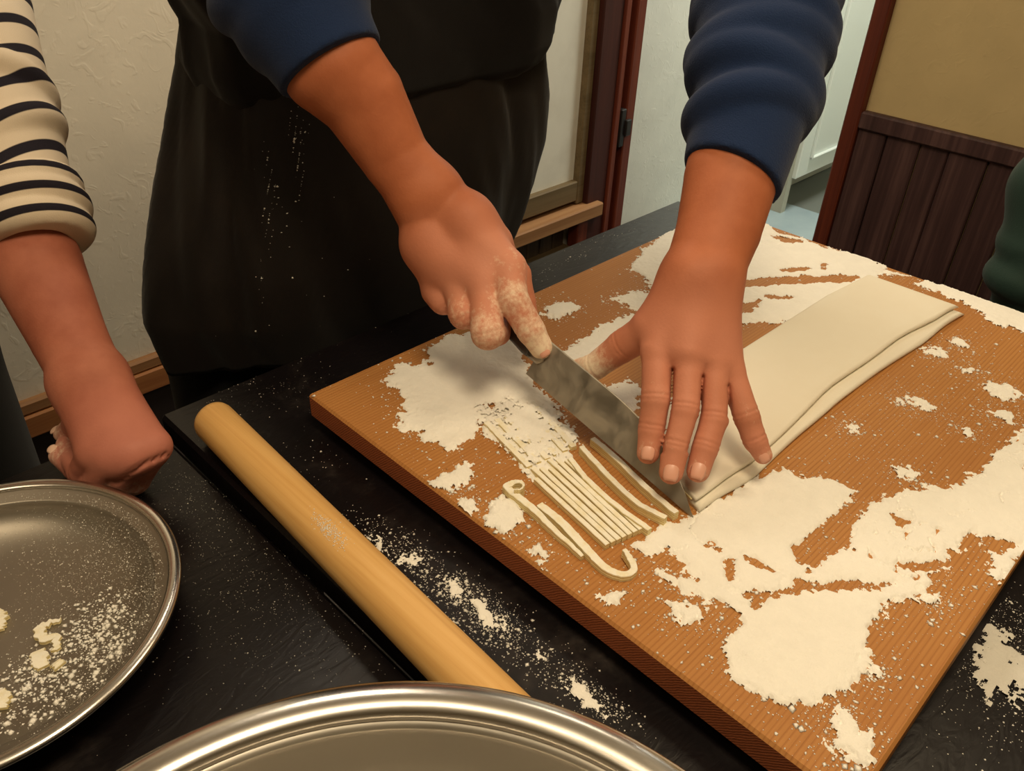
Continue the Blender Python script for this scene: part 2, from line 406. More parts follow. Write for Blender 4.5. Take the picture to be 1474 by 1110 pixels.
# ------------------------------------------------------------------ numpy noise
def _hash(ix, iy, seed):
    h = (ix.astype(np.int64)*374761393+iy.astype(np.int64)*668265263+seed*1442695041) & 0xffffffff
    h = ((h ^ (h >> 13))*1274126177) & 0xffffffff
    h = h ^ (h >> 16)
    return (h & 0xffff)/65535.0
def vnoise(x, y, seed=0):
    ix = np.floor(x); iy = np.floor(y); fx = x-ix; fy = y-iy
    fx = fx*fx*(3-2*fx); fy = fy*fy*(3-2*fy)
    a = _hash(ix, iy, seed); b = _hash(ix+1, iy, seed); c = _hash(ix, iy+1, seed); d = _hash(ix+1, iy+1, seed)
    return (a+(b-a)*fx)+((c+(d-c)*fx)-(a+(b-a)*fx))*fy
def fbm(x, y, f, octv=4, seed=0, gain=.55):
    s = np.zeros_like(x); amp = 1.; tot = 0
    for o in range(octv):
        s += amp*(vnoise(x*f+o*17.3, y*f-o*9.1, seed+o)-.5)*2; tot += amp; amp *= gain; f *= 2.03
    return s/tot
def poly_sdf(X, Y, P):
    """signed distance, positive inside"""
    P = np.array(P); n = len(P); d = np.full(X.shape, 1e9); ins = np.zeros(X.shape, bool)
    for i in range(n):
        ax, ay = P[i]; bx, by = P[(i+1) % n]
        ex, ey = bx-ax, by-ay; wx, wy = X-ax, Y-ay
        t = np.clip((wx*ex+wy*ey)/(ex*ex+ey*ey+1e-12), 0, 1)
        d = np.minimum(d, (wx-t*ex)**2+(wy-t*ey)**2)
        c = ((ay <= Y) & (by > Y)) | ((by <= Y) & (ay > Y))
        ins ^= c & (X < ax+(Y-ay)/(by-ay+1e-15)*ex)
    d = np.sqrt(d); return np.where(ins, d, -d)

def heap(name, polys, z0, cell, label, mat, n1=.008, n2=.004, tmax=.0028, gaps=None, crack=0., seed=1, bounds=None, bias=0.):
    """a spread of powder: thin height field whose outline is where it meets the surface below"""
    A = np.concatenate([np.array(p) for p in polys])
    lo = A.min(0)-.03; hi = A.max(0)+.03
    if bounds is not None:
        lo = np.maximum(lo, bounds[0]); hi = np.minimum(hi, bounds[1])
    nx = int((hi[0]-lo[0])/cell)+1; ny = int((hi[1]-lo[1])/cell)+1
    X, Y = np.meshgrid(lo[0]+np.arange(nx)*cell, lo[1]+np.arange(ny)*cell, indexing='ij')
    s = np.full(X.shape, -1.)
    for P in polys:
        P = np.array(P); plo = P.min(0)-.035; phi = P.max(0)+.035
        i0, j0 = np.maximum(((plo-lo)/cell).astype(int), 0); i1, j1 = np.maximum(((phi-lo)/cell).astype(int), 0)
        if i1 <= i0 or j1 <= j0: continue
        s[i0:i1, j0:j1] = np.maximum(s[i0:i1, j0:j1], poly_sdf(X[i0:i1, j0:j1], Y[i0:i1, j0:j1], P))
    s = np.maximum(s, -.05)
    f1 = fbm(X, Y, 45, 3, seed); f2 = fbm(X, Y, 170, 4, seed+9, .65)
    m = s+bias+n1*f1*1.2+n2*f2*1.9
    f3 = fbm(X, Y, 210, 4, seed+23, .75); f4 = fbm(X, Y, 70, 2, seed+27)
    m = np.maximum(m, (f3+.5*f4-.30+np.minimum(s, 0)/.032)*.006)
    m = np.minimum(m, (s+.022)*.5+.004*(f3+.45)+.003)
    if gaps:
        for P in gaps:
            gs = poly_sdf(X, Y, P)+.004*f1+.006*f2
            m = np.minimum(m, -gs*1.0+.001)
    if crack:
        r = np.abs(fbm(X+.004*f1, Y, 26, 3, seed+31)); r2 = fbm(X, Y, 12, 2, seed+57)
        m = np.where((r < crack*.05) & (r2 > .08) & (s < .045), np.minimum(m, (r-crack*.05)*.03), m)
    h = np.where(m > 0, tmax*(1-np.exp(-m/.0034)), m*.8)
    rough = np.clip(fbm(X, Y, 20, 2, seed+90)*3+.3, 0, 1)
    h += np.where(m > .001, rough*.0016*np.maximum(f3, 0)*np.minimum(m/.004, 1), 0)
    h += np.where(m > 0, .0004*fbm(X, Y, 420, 3, seed+70)+.0007*fbm(X, Y, 60, 3, seed+80), 0)
    keep = h > -.0008
    h = np.maximum(h, -.0008)
    kc = keep[:-1, :-1] & keep[1:, :-1] & keep[:-1, 1:] & keep[1:, 1:]
    pos = h > 0
    kc &= pos[:-1, :-1] | pos[1:, :-1] | pos[:-1, 1:] | pos[1:, 1:]
    idx = np.arange(nx*ny).reshape(nx, ny)
    Q = np.stack([idx[:-1, :-1][kc], idx[1:, :-1][kc], idx[1:, 1:][kc], idx[:-1, 1:][kc]], 1)
    used, inv = np.unique(Q.ravel(), return_inverse=True)
    V = np.stack([X.ravel()[used], Y.ravel()[used], z0+h.ravel()[used]], 1)
    o = link(name, fast_mesh(name, V, inv.reshape(-1, 4)), [mat])
    tag(o, label, 'flour', None, 'stuff')
    return X, Y, s

def specks(name, P, S, label, mat, flat=.6, parent=None, cat='flour', normal=None):
    """many tiny irregular grains in one mesh; P (n,3) centres, S (n,) radii"""
    n = len(P); P = np.asarray(P); S = np.asarray(S)
    D = np.array([(1,0,0),(0,1,0),(-1,0,0),(0,-1,0),(0,0,1),(0,0,-.6)], float)
    F = np.array([(0,1,4),(1,2,4),(2,3,4),(3,0,4),(1,0,5),(2,1,5),(3,2,5),(0,3,5)])
    an = rng.uniform(0, 6.28, n); ca, sa = np.cos(an), np.sin(an)
    L = D[None]*rng.uniform(.55, 1.35, (n, 6, 1))*S[:, None, None]
    L[:, :, 2] *= flat
    x = L[:, :, 0]*ca[:, None]-L[:, :, 1]*sa[:, None]; y = L[:, :, 0]*sa[:, None]+L[:, :, 1]*ca[:, None]
    V = np.stack([x, y, L[:, :, 2]], 2)+P[:, None, :]
    Tr = (F[None]+(np.arange(n)*6)[:, None, None]).reshape(-1, 3)
    o = link(name, fast_mesh(name, V.reshape(-1, 3), None, Tr), [mat], parent, False)
    if parent is None: tag(o, label, cat, None, 'stuff')
    else: o['kind'] = 'stuff'
    return o

# ------------------------------------------------------------------ flour on the board
BND = (np.array([bx0+.001, by0+.001]), np.array([bx1-.001, by1-.001]))
PL = [[(0.4498,0.6276),(0.4803,0.6387),(0.5097,0.6203),(0.5266,0.6441),(0.5648,0.6552),(0.5971,0.6400),(0.6247,0.6066),(0.6179,0.5735),(0.5828,0.5334),(0.5679,0.4993),(0.5531,0.4594),(0.5328,0.4508),(0.5181,0.4674),(0.5104,0.4911),(0.5048,0.5133),(0.4790,0.5012),(0.4651,0.4927),(0.4469,0.4856),(0.4222,0.4897),(0.4252,0.5038),(0.4131,0.5179),(0.4173,0.5297),(0.4086,0.5439),(0.4211,0.5619),(0.4315,0.5642),(0.4374,0.5846),(0.4456,0.5949)],
      [(0.4917,0.5148),(0.5447,0.4931),(0.5531,0.4594),(0.5270,0.4017),(0.5117,0.3930),(0.4687,0.3821),(0.4519,0.3976),(0.4652,0.4355),(0.4624,0.4730)]]
PLC = [[(0.3769,0.4569),(0.4015,0.4578),(0.4208,0.4571),(0.4175,0.4375),(0.3968,0.4346),(0.3787,0.4419)], [(0.3801,0.4210),(0.3907,0.4164),(0.3856,0.4032),(0.3750,0.4030),(0.3731,0.4123)],
       [(0.3874,0.3940),(0.4047,0.4009),(0.4185,0.3908),(0.4104,0.3702),(0.3983,0.3618),(0.3817,0.3629),(0.3778,0.3784)], [(0.3870,0.3370),(0.3936,0.3332),(0.3916,0.3214),(0.3822,0.3191),(0.3807,0.3293)],
       [(0.7076,0.6181),(0.7283,0.6198),(0.7465,0.6090),(0.7435,0.5916),(0.7213,0.5914),(0.6983,0.5924),(0.6969,0.6032)],
       [(0.3842,0.2584),(0.3972,0.2543),(0.4044,0.2454),(0.3892,0.2477)]]
PT = [[(0.6343,0.5337),(0.7053,0.5399),(0.7621,0.5411),(0.7859,0.5347),(0.7929,0.5140),(0.7120,0.4899),(0.6685,0.4868),(0.6346,0.5009)], [(0.7908,0.5858),(0.8302,0.5777),(0.8630,0.5492),(0.8122,0.5116),(0.7929,0.5483)]]
PU = [[(0.5699,0.4441),(0.6154,0.4529),(0.6574,0.4414),(0.6559,0.4202),(0.6028,0.3889),(0.5699,0.3862),(0.5582,0.4048)]]
PO = [[(0.4924,0.5177),(0.5380,0.5081),(0.5589,0.4750),(0.5244,0.4041),(0.4908,0.3930),(0.4538,0.3958),(0.4542,0.4265),(0.4613,0.4616)]]
heap('flour_patch', PO, ZB+.0043, .0012, 'flour scattered over the short half-buried strips left of the knife', M['flour'], .016, .016, .0014, None, 0, 61, BND, -.0155)
g_left = [[(0.4561,0.4664),(0.4626,0.4837),(0.4851,0.4842),(0.4772,0.4657)], [(0.5708,0.4967),(0.5824,0.4863),(0.5635,0.4586),(0.5475,0.4644)]]
heap('flour_patch', PL, ZB, .0013, 'white flour smeared around the knife and cut noodles, left side of the board', M['flour'], .007, .006, .0026, None, .0, 3, BND, .001)
heap('flour_patch', PLC, ZB, .0013, 'small white lumps of flour along the near left edge of the board', M['flour'], .003, .005, .004, None, 0, 5, BND, .002)
heap('flour_patch', PT+PU, ZB, .0013, 'streak of flour under the spread thumb behind the knife', M['flour'], .006, .006, .0018, None, 0, 8, BND)
PF = [[(0.8843,0.6204),(0.9666,0.6519),(1.0425,0.6616),(1.0888,0.6473),(1.1614,0.6154),(1.1915,0.5753),(1.1677,0.5451),(1.1808,0.5132),(1.1808,0.4658),(1.2017,0.4025),(1.1758,0.3691),(1.1429,0.3679),(1.0293,0.3723),(0.9547,0.3790),(0.9012,0.3995),(0.8698,0.4319),(0.8470,0.4810),(0.8377,0.5191),(0.8623,0.5605),(0.8819,0.5936)],
      [(1.1718,0.3726),(1.1800,0.3242),(1.1945,0.2606),(1.1929,0.1825),(1.1725,0.1037),(1.1298,0.0925),(1.1353,0.1645),(1.1276,0.2001),(1.1573,0.2395),(1.1590,0.3054),(1.1607,0.3467)]]
GF = [[(0.9735,0.4972),(1.0392,0.4575),(1.0982,0.4124),(1.1255,0.3829),(1.0966,0.3849),(1.0154,0.4441),(0.9549,0.4855)], [(1.1649,0.3548),(1.1845,0.3260),(1.1744,0.3118),(1.1509,0.3322)], [(0.9091,0.4567),(0.9519,0.4451),(0.9101,0.4306),(0.8891,0.4441)],
      [(1.1510,0.5453),(1.1734,0.5091),(1.1784,0.4646),(1.1698,0.4952),(1.1442,0.5170)], [(1.0518,0.4760),(1.0962,0.4498),(1.0915,0.4418),(1.0455,0.4667)], [(1.1170,0.4441),(1.1312,0.4380),(1.1016,0.4272),(1.1011,0.4335)], [(1.0389,0.4463),(1.0897,0.4081),(1.1074,0.3870),(1.0674,0.4074)], [(0.9664,0.4484),(0.9887,0.4183),(0.9776,0.4174),(0.9570,0.4407)], [(1.1477,0.2959),(1.1651,0.2863),(1.1524,0.2755),(1.1403,0.2861)]]
heap('flour_patch', PF, ZB, .0016, 'broad flour layer along the far edge of the board beyond the dough', M['flour'], .006, .006, .0022, GF, .0, 11, BND, .001)
PR = [[(0.4477,0.2760),(0.4975,0.2711),(0.5295,0.2626),(0.5652,0.2555),(0.6069,0.2524),(0.6527,0.2389),(0.6482,0.2172),(0.6694,0.1949),(0.6666,0.1754),(0.6428,0.1708),(0.6044,0.1757),(0.5741,0.1700),(0.5515,0.1679),(0.5469,0.1555),(0.5177,0.1559),(0.4921,0.1674),(0.4719,0.1883),(0.4612,0.2087),(0.4668,0.2303),(0.4712,0.2518),(0.4523,0.2604)],
      [(0.9608,0.0908),(0.8444,0.0966),(0.7569,0.1033),(0.7242,0.1278),(0.6906,0.1479),(0.6601,0.1548),(0.6215,0.1500),(0.5924,0.1413),(0.5697,0.1509),(0.5300,0.1496),(0.5381,0.1284),(0.5628,0.1031),(0.5984,0.0824),(0.6377,0.0741),(0.6939,0.0706),(0.6849,0.0552),(0.6520,0.0409),(0.6461,0.0304),(0.7132,0.0289),(0.7879,0.0210),(0.9363,0.0285),(1.0127,0.0619)],
      [(0.4157,0.1555),(0.4339,0.1608),(0.4489,0.1606),(0.4591,0.1702),(0.4868,0.1642),(0.5266,0.1350),(0.5585,0.1072),(0.5880,0.0901),(0.6182,0.0725),(0.5771,0.0794),(0.5568,0.0884),(0.5260,0.0833),(0.5034,0.0815),(0.4839,0.0735),(0.4574,0.0735),(0.4385,0.0833),(0.4218,0.0912),(0.4117,0.0968),(0.4067,0.1110),(0.3996,0.1242),(0.4006,0.1397)],
      [(0.4459,0.2443),(0.4601,0.2150),(0.4730,0.1822),(0.4717,0.1682),(0.4549,0.1841),(0.4474,0.2062),(0.4397,0.2289)]]
GR = [[(0.5546,0.1765),(0.5822,0.1744),(0.6201,0.1699),(0.6413,0.1631),(0.6007,0.1453),(0.5697,0.1509),(0.5492,0.1534),(0.5424,0.1630)], [(0.5185,0.1498),(0.5367,0.1276),(0.5600,0.1079),(0.5820,0.0935),(0.5674,0.1114),(0.5454,0.1320)],
      [(0.6638,0.1333),(0.6682,0.1166),(0.6532,0.1181),(0.6519,0.1267)], [(0.6996,0.0677),(0.7074,0.0508),(0.7123,0.0345),(0.6852,0.0434),(0.6825,0.0574)], [(0.6033,0.1028),(0.6342,0.0818),(0.6423,0.0698),(0.6157,0.0835)],
      [(0.6567,0.0815),(0.6710,0.0624),(0.6492,0.0545),(0.6443,0.0646)], [(0.5015,0.2375),(0.5101,0.2156),(0.5031,0.2153),(0.4976,0.2319)], [(0.5172,0.2044),(0.5203,0.1705),(0.5153,0.1730),(0.5123,0.2000)], [(0.4969,0.2099),(0.5046,0.2049),(0.4842,0.1893),(0.4795,0.1958)]]
heap('flour_patch', PR, ZB, .0014, 'large cracked drift of flour across the near right of the board with a smooth round pool', M['flour'], .006, .005, .0030, GR, .30, 15, BND, .001)
PS = []
for (px0, py0, r0) in [(1.0378,0.2117,0.9260), (0.9917,0.2241,0.9260), (0.9647,0.1369,0.9260), (0.9106,0.1151,0.9260), (0.8684,0.1867,0.9260), (0.7656,0.2229,0.9260), (0.8534,0.1332,0.9260), (0.8574,0.2075,0.9260), (0.7350,0.1518,0.9260), (0.9802,0.1779,0.9260), (0.4134,0.0516,0.9260), (0.4267,0.0633,0.9260), (0.4844,0.0687,0.9260), (0.4235,0.1999,0.9260), (0.5864,0.0657,0.9260)]:
    PS.append((px0, py0))
szs = [.012, .014, .019, .013, .01, .007, .006, .006, .012, .008, .015, .011, .005, .012, .006]
PSP = []
for (x, y), r in zip(PS, szs):
    PSP.append([(x+r*math.cos(t)*(.8+.4*random.random()), y+r*math.sin(t)*(.8+.4*random.random())) for t in np.arange(0, 6.28, .8)])
heap('flour_patch', PSP, ZB, .0013, 'scattered clots of flour on the bare right half of the board', M['flour'], .003, .007, .003, None, 0, 21, BND, .0)
# crumbs near every patch
ap = np.concatenate([np.array(p) for p in PL+PLC+PT+PF+PR+PSP])
cp = ap[rng.integers(0, len(ap), 8500)]+rng.normal(0, .017, (8500, 2))*rng.choice([.6, 1.6], (8500, 1))
cp = np.concatenate([cp, np.stack([rng.uniform(bx0, bx1, 500), rng.uniform(by0, by1, 500)], 1)])
cp = cp[(cp[:, 0] > bx0+.003) & (cp[:, 0] < bx1-.003) & (cp[:, 1] > by0+.003) & (cp[:, 1] < by1-.003)]
cs = rng.lognormal(-7.4, .62, len(cp)).clip(.0003, .0034)
specks('flour_crumbs', np.c_[cp, np.full(len(cp), ZB+.0002)], cs, 'fine crumbs of flour sprinkled over the wooden board', M['flour'], .35)

# ------------------------------------------------------------------ flour dust on the black tables
pts = []; sz = []
def cloud(c, n, sx, sy, z, smed=-7.9, ss=.5, rot=0.):
    q = rng.normal(0, 1, (n, 2))*np.array([sx, sy]); cr, sr = math.cos(rot), math.sin(rot)
    q = np.c_[q[:, 0]*cr-q[:, 1]*sr, q[:, 0]*sr+q[:, 1]*cr]+np.array(c[:2])
    pts.append(np.c_[q, np.full(n, z)]); sz.append(rng.lognormal(smed, ss, n).clip(.0002, .0026))
for c, n, sx, sy in [((0.3293,0.4352,0.8800), 380, .012, .03), ((0.3332,0.3763,0.8800), 300, .010, .012), ((0.3333,0.3313,0.8800), 700, .011, .020), ((0.3238,0.3612,0.8800), 500, .018, .05),
                     ((0.3391,0.2219,0.8800), 420, .008, .022), ((0.3332,0.2772,0.8800), 260, .013, .03), ((0.3166,0.4716,0.8800), 220, .012, .03)]:
    cloud(c, n, sx, sy, T, -7.65, .6)
for c, n, sx, sy in [((0.3431,0.7908,0.8800), 60, .03, .015), ((0.3728,0.6204,0.8800), 120, .05, .03), ((0.3855,0.7527,0.8800), 120, .06, .03), ((0.4255,0.6413,0.8800), 60, .02, .04), ((0.5988,0.8124,0.8800), 60, .08, .02), ((1.0006,0.7712,0.8800), 120, .1, .015), ((0.8808,0.7553,0.8800), 60, .05, .008)]:
    cloud(c, n, sx, sy, T, -7.95, .55)
for c, n, sx, sy in [((0.2340,0.6015,0.8600), 1500, .06, .09), ((0.2492,0.6719,0.8600), 260, .035, .03), ((0.2440,0.4706,0.8600), 420, .05, .05), ((0.1390,0.5265,0.8600), 160, .05, .05), ((0.2484,0.4030,0.8600), 160, .05, .04)]:
    cloud(c, n, sx, sy, T2, -8.1, .45)
for c, n, sx, sy in [((0.6125,0.0083,0.8800), 1500, .035, .045), ((0.6727,0.0228,0.8800), 500, .02, .03), ((0.5381,-0.0014,0.8800), 120, .05, .05)]:
    cloud(c, n, sx, sy, T, -7.8, .5)
dp = np.concatenate(pts); ds = np.concatenate(sz)
on1 = (dp[:, 0] > .264) & (dp[:, 0] < 1.26) & (dp[:, 1] < .794)
on2 = (dp[:, 0] < .255) & (dp[:, 1] < .825)
below = (dp[:, 0] > bx0-.004) & (dp[:, 0] < bx1+.004) & (dp[:, 1] > by0-.004) & (dp[:, 1] < by1+.004)
k1 = on1 & ~below & (dp[:, 2] > .87); k2 = on2 & (dp[:, 2] < .87)
cx2, cy2, cx1, cy1 = .021, .082, .0176, .6105
out = (np.hypot(dp[:, 0]-cx2, dp[:, 1]-cy2) > .19) & (np.hypot(dp[:, 0]-cx1, dp[:, 1]-cy1) > .12)
specks('flour_dust', dp[k1], ds[k1], 'specks and trails of flour dust on the higher black table around the board', M['flour'])
specks('flour_dust', dp[k2 & out], ds[k2 & out], 'pale flour specks on the lower black table between bowl and rolling pin', M['flour_grey'])
heap('flour_patch', [[(0.6083,0.0268),(0.6360,0.0309),(0.6596,0.0243),(0.6565,0.0116),(0.6366,0.0050),(0.6356,-0.0230),(0.6133,-0.0297),(0.5776,-0.0090),(0.5679,-0.0042),(0.5801,0.0109)]], T, .0013,
     'loose heap of flour on the black table beside the right edge of the board', M['flour_grey'], .010, .012, .002, None, 0, 41, (np.array([.3, -.3]), np.array([1.26, by0-.003])))

TR = [[(0.3250,0.4453),(0.3350,0.4422),(0.3369,0.4282),(0.3274,0.4228),(0.3212,0.4333)], [(0.3326,0.3879),(0.3412,0.3844),(0.3362,0.3713),(0.3265,0.3716)], [(0.3378,0.3566),(0.3387,0.3450),(0.3370,0.3257),(0.3383,0.3083),(0.3318,0.3085),(0.3275,0.3245),(0.3289,0.3416)], [(0.3169,0.4763),(0.3203,0.4656),(0.3136,0.4548),(0.3101,0.4629)], [(0.3366,0.2418),(0.3383,0.2314),(0.3396,0.2094),(0.3346,0.2024),(0.3309,0.2177),(0.3314,0.2327)], [(0.3377,0.2815),(0.3407,0.2748),(0.3365,0.2693),(0.3334,0.2742)]]
heap('flour_patch', TR, T, .001, 'clotted trail of flour on the black table between rolling pin and board', M['flour'], .004, .007, .002, None, 0, 47, (np.array([.264, .05]), np.array([bx0-.002, .79])))
# ------------------------------------------------------------------ rolling pin
r = .0226; x0 = .2772; zc = T+r+.0003
pin = MB()
prof = [(.0, .7195), (r*.8, .7195), (r*.96, .7175), (r, .713)]+[(r, .713-.505*i/12) for i in range(1, 12)]+[(r, .208), (r*.96, .2035), (r*.8, .2015), (.0, .2015)]
n = 40; vs = []; fs = []
for k in range(n):
    a_ = 2*math.pi*k/n
    for rr, yy in prof: vs.append((x0+.0+rr*math.cos(a_)+(yy-.5)*.045, yy, zc+rr*math.sin(a_)))
m_ = len(prof)
for k in range(n):
    for j in range(m_-1):
        k2 = (k+1) % n; fs.append((k*m_+j, k2*m_+j, k2*m_+j+1, k*m_+j+1))
pin.add(vs, fs)
pn = pin.build('rolling_pin', [M['pinwood']], None, True)
tag(pn, 'long pale wooden rolling pin lying on the black table beside the board', 'rolling pin')
# floury smudge stuck on the pin
yc = (0.2759,0.4729,0.9200)
smp = []; sms = []
for i in range(420):
    t_ = rng.normal(0, .17)+1.80; yy = rng.normal(yc[1]+.0, .012)
    smp.append((x0+(yy-.5)*.045+r*math.cos(t_), yy, zc+r*math.sin(t_))); sms.append(.0006*rng.uniform(.4, 1.5))
specks('flour_smudge', smp, sms, None, M['flour'], .3, pn)

# ------------------------------------------------------------------ bowls
def bowl(name, cx, cy, R, zr, zb, inside, label, mat, lip=.007, foot=.1):
    """inside: (radius, height) profile of the inner face from the centre outwards"""
    b = empty(name, (cx, cy, zb), label, 'bowl')
    t = .0016
    prof = list(inside)
    outp = [(r_+t*.7, z_-t) for r_, z_ in reversed(prof[1:])]
    full = prof+outp+[(0.0, prof[0][1]-t)]
    full = [(max(r_, .0005), z_) for r_, z_ in full]
    MB().lathe(cx, cy, full, 160, closed=False).build('shell', [mat], b, True)
    rim = []
    for i in range(18):
        a_ = 2*math.pi*i/18
        rim.append((R-lip+lip*math.cos(a_), zr-lip*.62+lip*.62*math.sin(a_)))
    MB().lathe(cx, cy, rim, 160).build('rim', [M['steel']], b, True)
    zf = np.interp(foot, [p[0] for p in prof], [p[1] for p in prof])
    MB().lathe(cx, cy, [(foot-.004, zb+.0005), (foot, zb+.0005), (foot, zf-t*1.2), (foot-.004, zf-t*1.2)], 96).build('foot_ring', [mat], b, True)
    return b
def dish(R, lip, zr, zf, ledge, drop, rf, p=2.2, n=18):
    """flat floor, curved wall, narrow ledge under the rim"""
    r1 = R-2*lip-ledge
    pr = [(0.0, zf), (rf*.5, zf)]
    for i in range(n+1):
        u = i/n; pr.append((rf+(r1-rf)*math.sin(u*math.pi/2)**.85, zf+(zr-lip*.6-drop-zf)*(1-math.cos(u*math.pi/2))))
    pr += [(r1+ledge*.15, zr-lip*.6-drop+.0008), (R-2*lip-.0005, zr-lip*.9), (R-lip*1.3, zr-lip*.55)]
    return pr
BIG = dish(.2658, .0135, .98, T2+.004, .003, .007, .16)
SHA = dish(.1610, .0060, .908, T2+.005, .012, .006, .055)
bowl('mixing_bowl', .021, .082, .2658, .98, T2, BIG, 'large deep stainless steel kneading bowl nearest the viewer, empty with a bright rolled rim', M['steel_brushed'], .0135, .15)
SX, SY = .0176, .6105
bowl('shallow_bowl', SX, SY, .1610, .908, T2, SHA, 'shallow stainless steel bowl by the fist, dusted with flour and dough scraps', M['steel_dusty'], .0060, .07)
def bowl_z(rr):
    return np.interp(rr, [p[0] for p in SHA], [p[1] for p in SHA])
# flour inside the bowl: denser towards the right and the front
nb = 17000
q = np.stack([rng.uniform(-.02, .15, nb), rng.uniform(-.15, .15, nb)], 1)
rr = np.hypot(q[:, 0], q[:, 1]); dens = .08+.92*np.clip((q[:, 0]*1.0-q[:, 1]*.25-.01)/.11, 0, 1)
k = (rr < .146) & (rng.uniform(0, 1, nb) < dens)
q = q[k]; rr = rr[k]; P_ = np.c_[q+np.array([SX, SY]), bowl_z(rr)+.0002]
specks('flour_dust', P_, rng.lognormal(-8.1, .45, len(P_)).clip(.00018, .0012), 'fine flour dust clinging inside the shallow bowl', M['flour'])
cl = []
for c, n, s1 in [((0.0981,0.5696,0.8650), 230, .013), ((0.0893,0.5282,0.8650), 160, .012), ((0.0694,0.5566,0.8650), 160, .016), ((0.0237,0.5359,0.8650), 260, .02), ((0.0489,0.5251,0.8650), 160, .02), ((0.0411,0.5550,0.8650), 140, .014)]:
    cl.append(np.array(c[:2])+rng.normal(0, s1, (n, 2)))
cl = np.concatenate(cl); rr = np.hypot(cl[:, 0]-SX, cl[:, 1]-SY); cl = cl[rr < .146]; rr = rr[rr < .146]
specks('flour_clumps', np.c_[cl, bowl_z(rr)+.0006], rng.lognormal(-6.75, .5, len(cl)).clip(.0005, .0035), 'white crumbs of flour lying in the shallow bowl around the dough scraps', M['flour'])

# ------------------------------------------------------------------ dough ribbons
def ribbon(name, path, width, height, label, group=None, cat='noodle', wig=.0002, layers=True, seed=0, z0=None):
    """strip of dough along a path: floury top, cut sides; path in world xyz (centre of the base)"""
    rs = np.random.default_rng(seed); P = np.array(path, float)
    # resample with a Catmull-Rom curve
    pts = []
    n = len(P)
    for i in range(n-1):
        p0 = P[max(i-1, 0)]; p1 = P[i]; p2 = P[i+1]; p3 = P[min(i+2, n-1)]
        for t in np.linspace(0, 1, 9)[:-1]:
            pts.append(.5*((2*p1)+(-p0+p2)*t+(2*p0-5*p1+4*p2-p3)*t*t+(-p0+3*p1-3*p2+p3)*t**3))
    pts.append(P[-1]); pts = np.array(pts); m = len(pts)
    wv = width if hasattr(width, '__len__') else [width]*2; hv = height if hasattr(height, '__len__') else [height]*2
    W = np.interp(np.linspace(0, 1, m), np.linspace(0, 1, len(wv)), wv)*(1+.03*rs.normal(0, 1, m).clip(-1, 1))
    Hh = np.interp(np.linspace(0, 1, m), np.linspace(0, 1, len(hv)), hv)*(1+.02*rs.normal(0, 1, m).clip(-1, 1))
    vs = []; fs = []; mi = []
    for i in range(m):
        t = pts[min(i+1, m-1)]-pts[max(i-1, 0)]; t[2] = 0; t /= np.linalg.norm(t)+1e-9
        s = np.array([-t[1], t[0], 0]); u = np.array([0, 0, 1.])
        o = pts[i]+s*wig*rs.normal()
        w_, h_ = W[i]/2, Hh[i]
        e = .0004
        for a_, b_ in ((-w_, 0), (w_, 0), (w_, h_*.42), (w_-e*.7, h_*.5), (w_, h_*.58), (w_, h_-e), (w_-e, h_), (-w_+e, h_), (-w_, h_-e), (-w_, h_*.58), (-w_+e*.7, h_*.5), (-w_, h_*.42)):
            vs.append(o+s*a_+u*b_)
    K = 12
    for i in range(m-1):
        for k in range(K):
            fs.append((i*K+k, (i+1)*K+k, (i+1)*K+(k+1) % K, i*K+(k+1) % K)); mi.append(0 if k in (5, 6, 7) else 1)
    fs.append(tuple(range(K))); mi.append(1); fs.append(tuple((m-1)*K+k for k in range(K-1, -1, -1))); mi.append(1)
    mb = MB(); mb.add(vs, fs); mb.mi = mi
    o = mb.build(name, [M['noodle_top'], M['dough_cut']], None, False)
    return tag(o, label, cat, group)
zt = ZB+.0003
gN = 'udon strips cut from the folded dough'
ribbon('noodle', [(0.5355,0.3931,0.9265), (0.5287,0.3575,0.9265), (0.5155,0.3085,0.9265), (0.5079,0.2693,0.9265)], .0062, .009, 'fresh noodle lying right against the knife blade', gN, seed=1)
ribbon('noodle', [(0.5168,0.3920,0.9265), (0.5032,0.3497,0.9265), (0.4928,0.3034,0.9265), (0.4956,0.2721,0.9265)], .0058, .009, 'noodle with yellow cut side, second from the knife blade', gN, seed=2)
ribbon('noodle', [(0.4954,0.3879,0.9265), (0.4835,0.3541,0.9265), (0.4763,0.3149,0.9265), (0.4734,0.2734,0.9265)], .0055, .008, 'wavy noodle between the flat floury block and the two by the blade', gN, seed=3)
NB = 7
ordn = ['first', 'second', 'third', 'fourth', 'fifth', 'sixth', 'last']
for j in range(NB):
    f = j/(NB-1.)
    s0 = (1-f)*np.array((0.4509,0.3949,0.9265))+f*np.array((0.4929,0.3903,0.9265)); s1 = (1-f)*np.array((0.4334,0.2887,0.9265))+f*np.array((0.4700,0.2802,0.9265))
    s0 = s0+(s0-s1)*(.10*((j*5) % 3)/2-.03*(j == 0))
    md = (s0+s1)/2+np.array([.0006*math.sin(j*2.1), 0, 0])
    ribbon('noodle', [s0, md, s1], .0051, .0058, 'floury flat noodle, %s from the loose curled strand in the lower block' % ordn[j], gN, seed=10+j, wig=.00008)
for j in range(6):
    f = j/5.
    s0 = (1-f)*np.array((0.4781,0.4896,0.9265))+f*np.array((0.5369,0.4731,0.9265)); s1 = (1-f)*np.array((0.4598,0.4091,0.9265))+f*np.array((0.5150,0.3997,0.9265))
    md = (s0+s1)/2+np.array([.0008*math.sin(j*1.7), .0006, 0])
    ribbon('noodle', [s0, md, s1], .0064, .0045, 'short strip half buried in flour, %s from the left in the upper block' % ordn[j], gN, seed=30+j, wig=.00012)
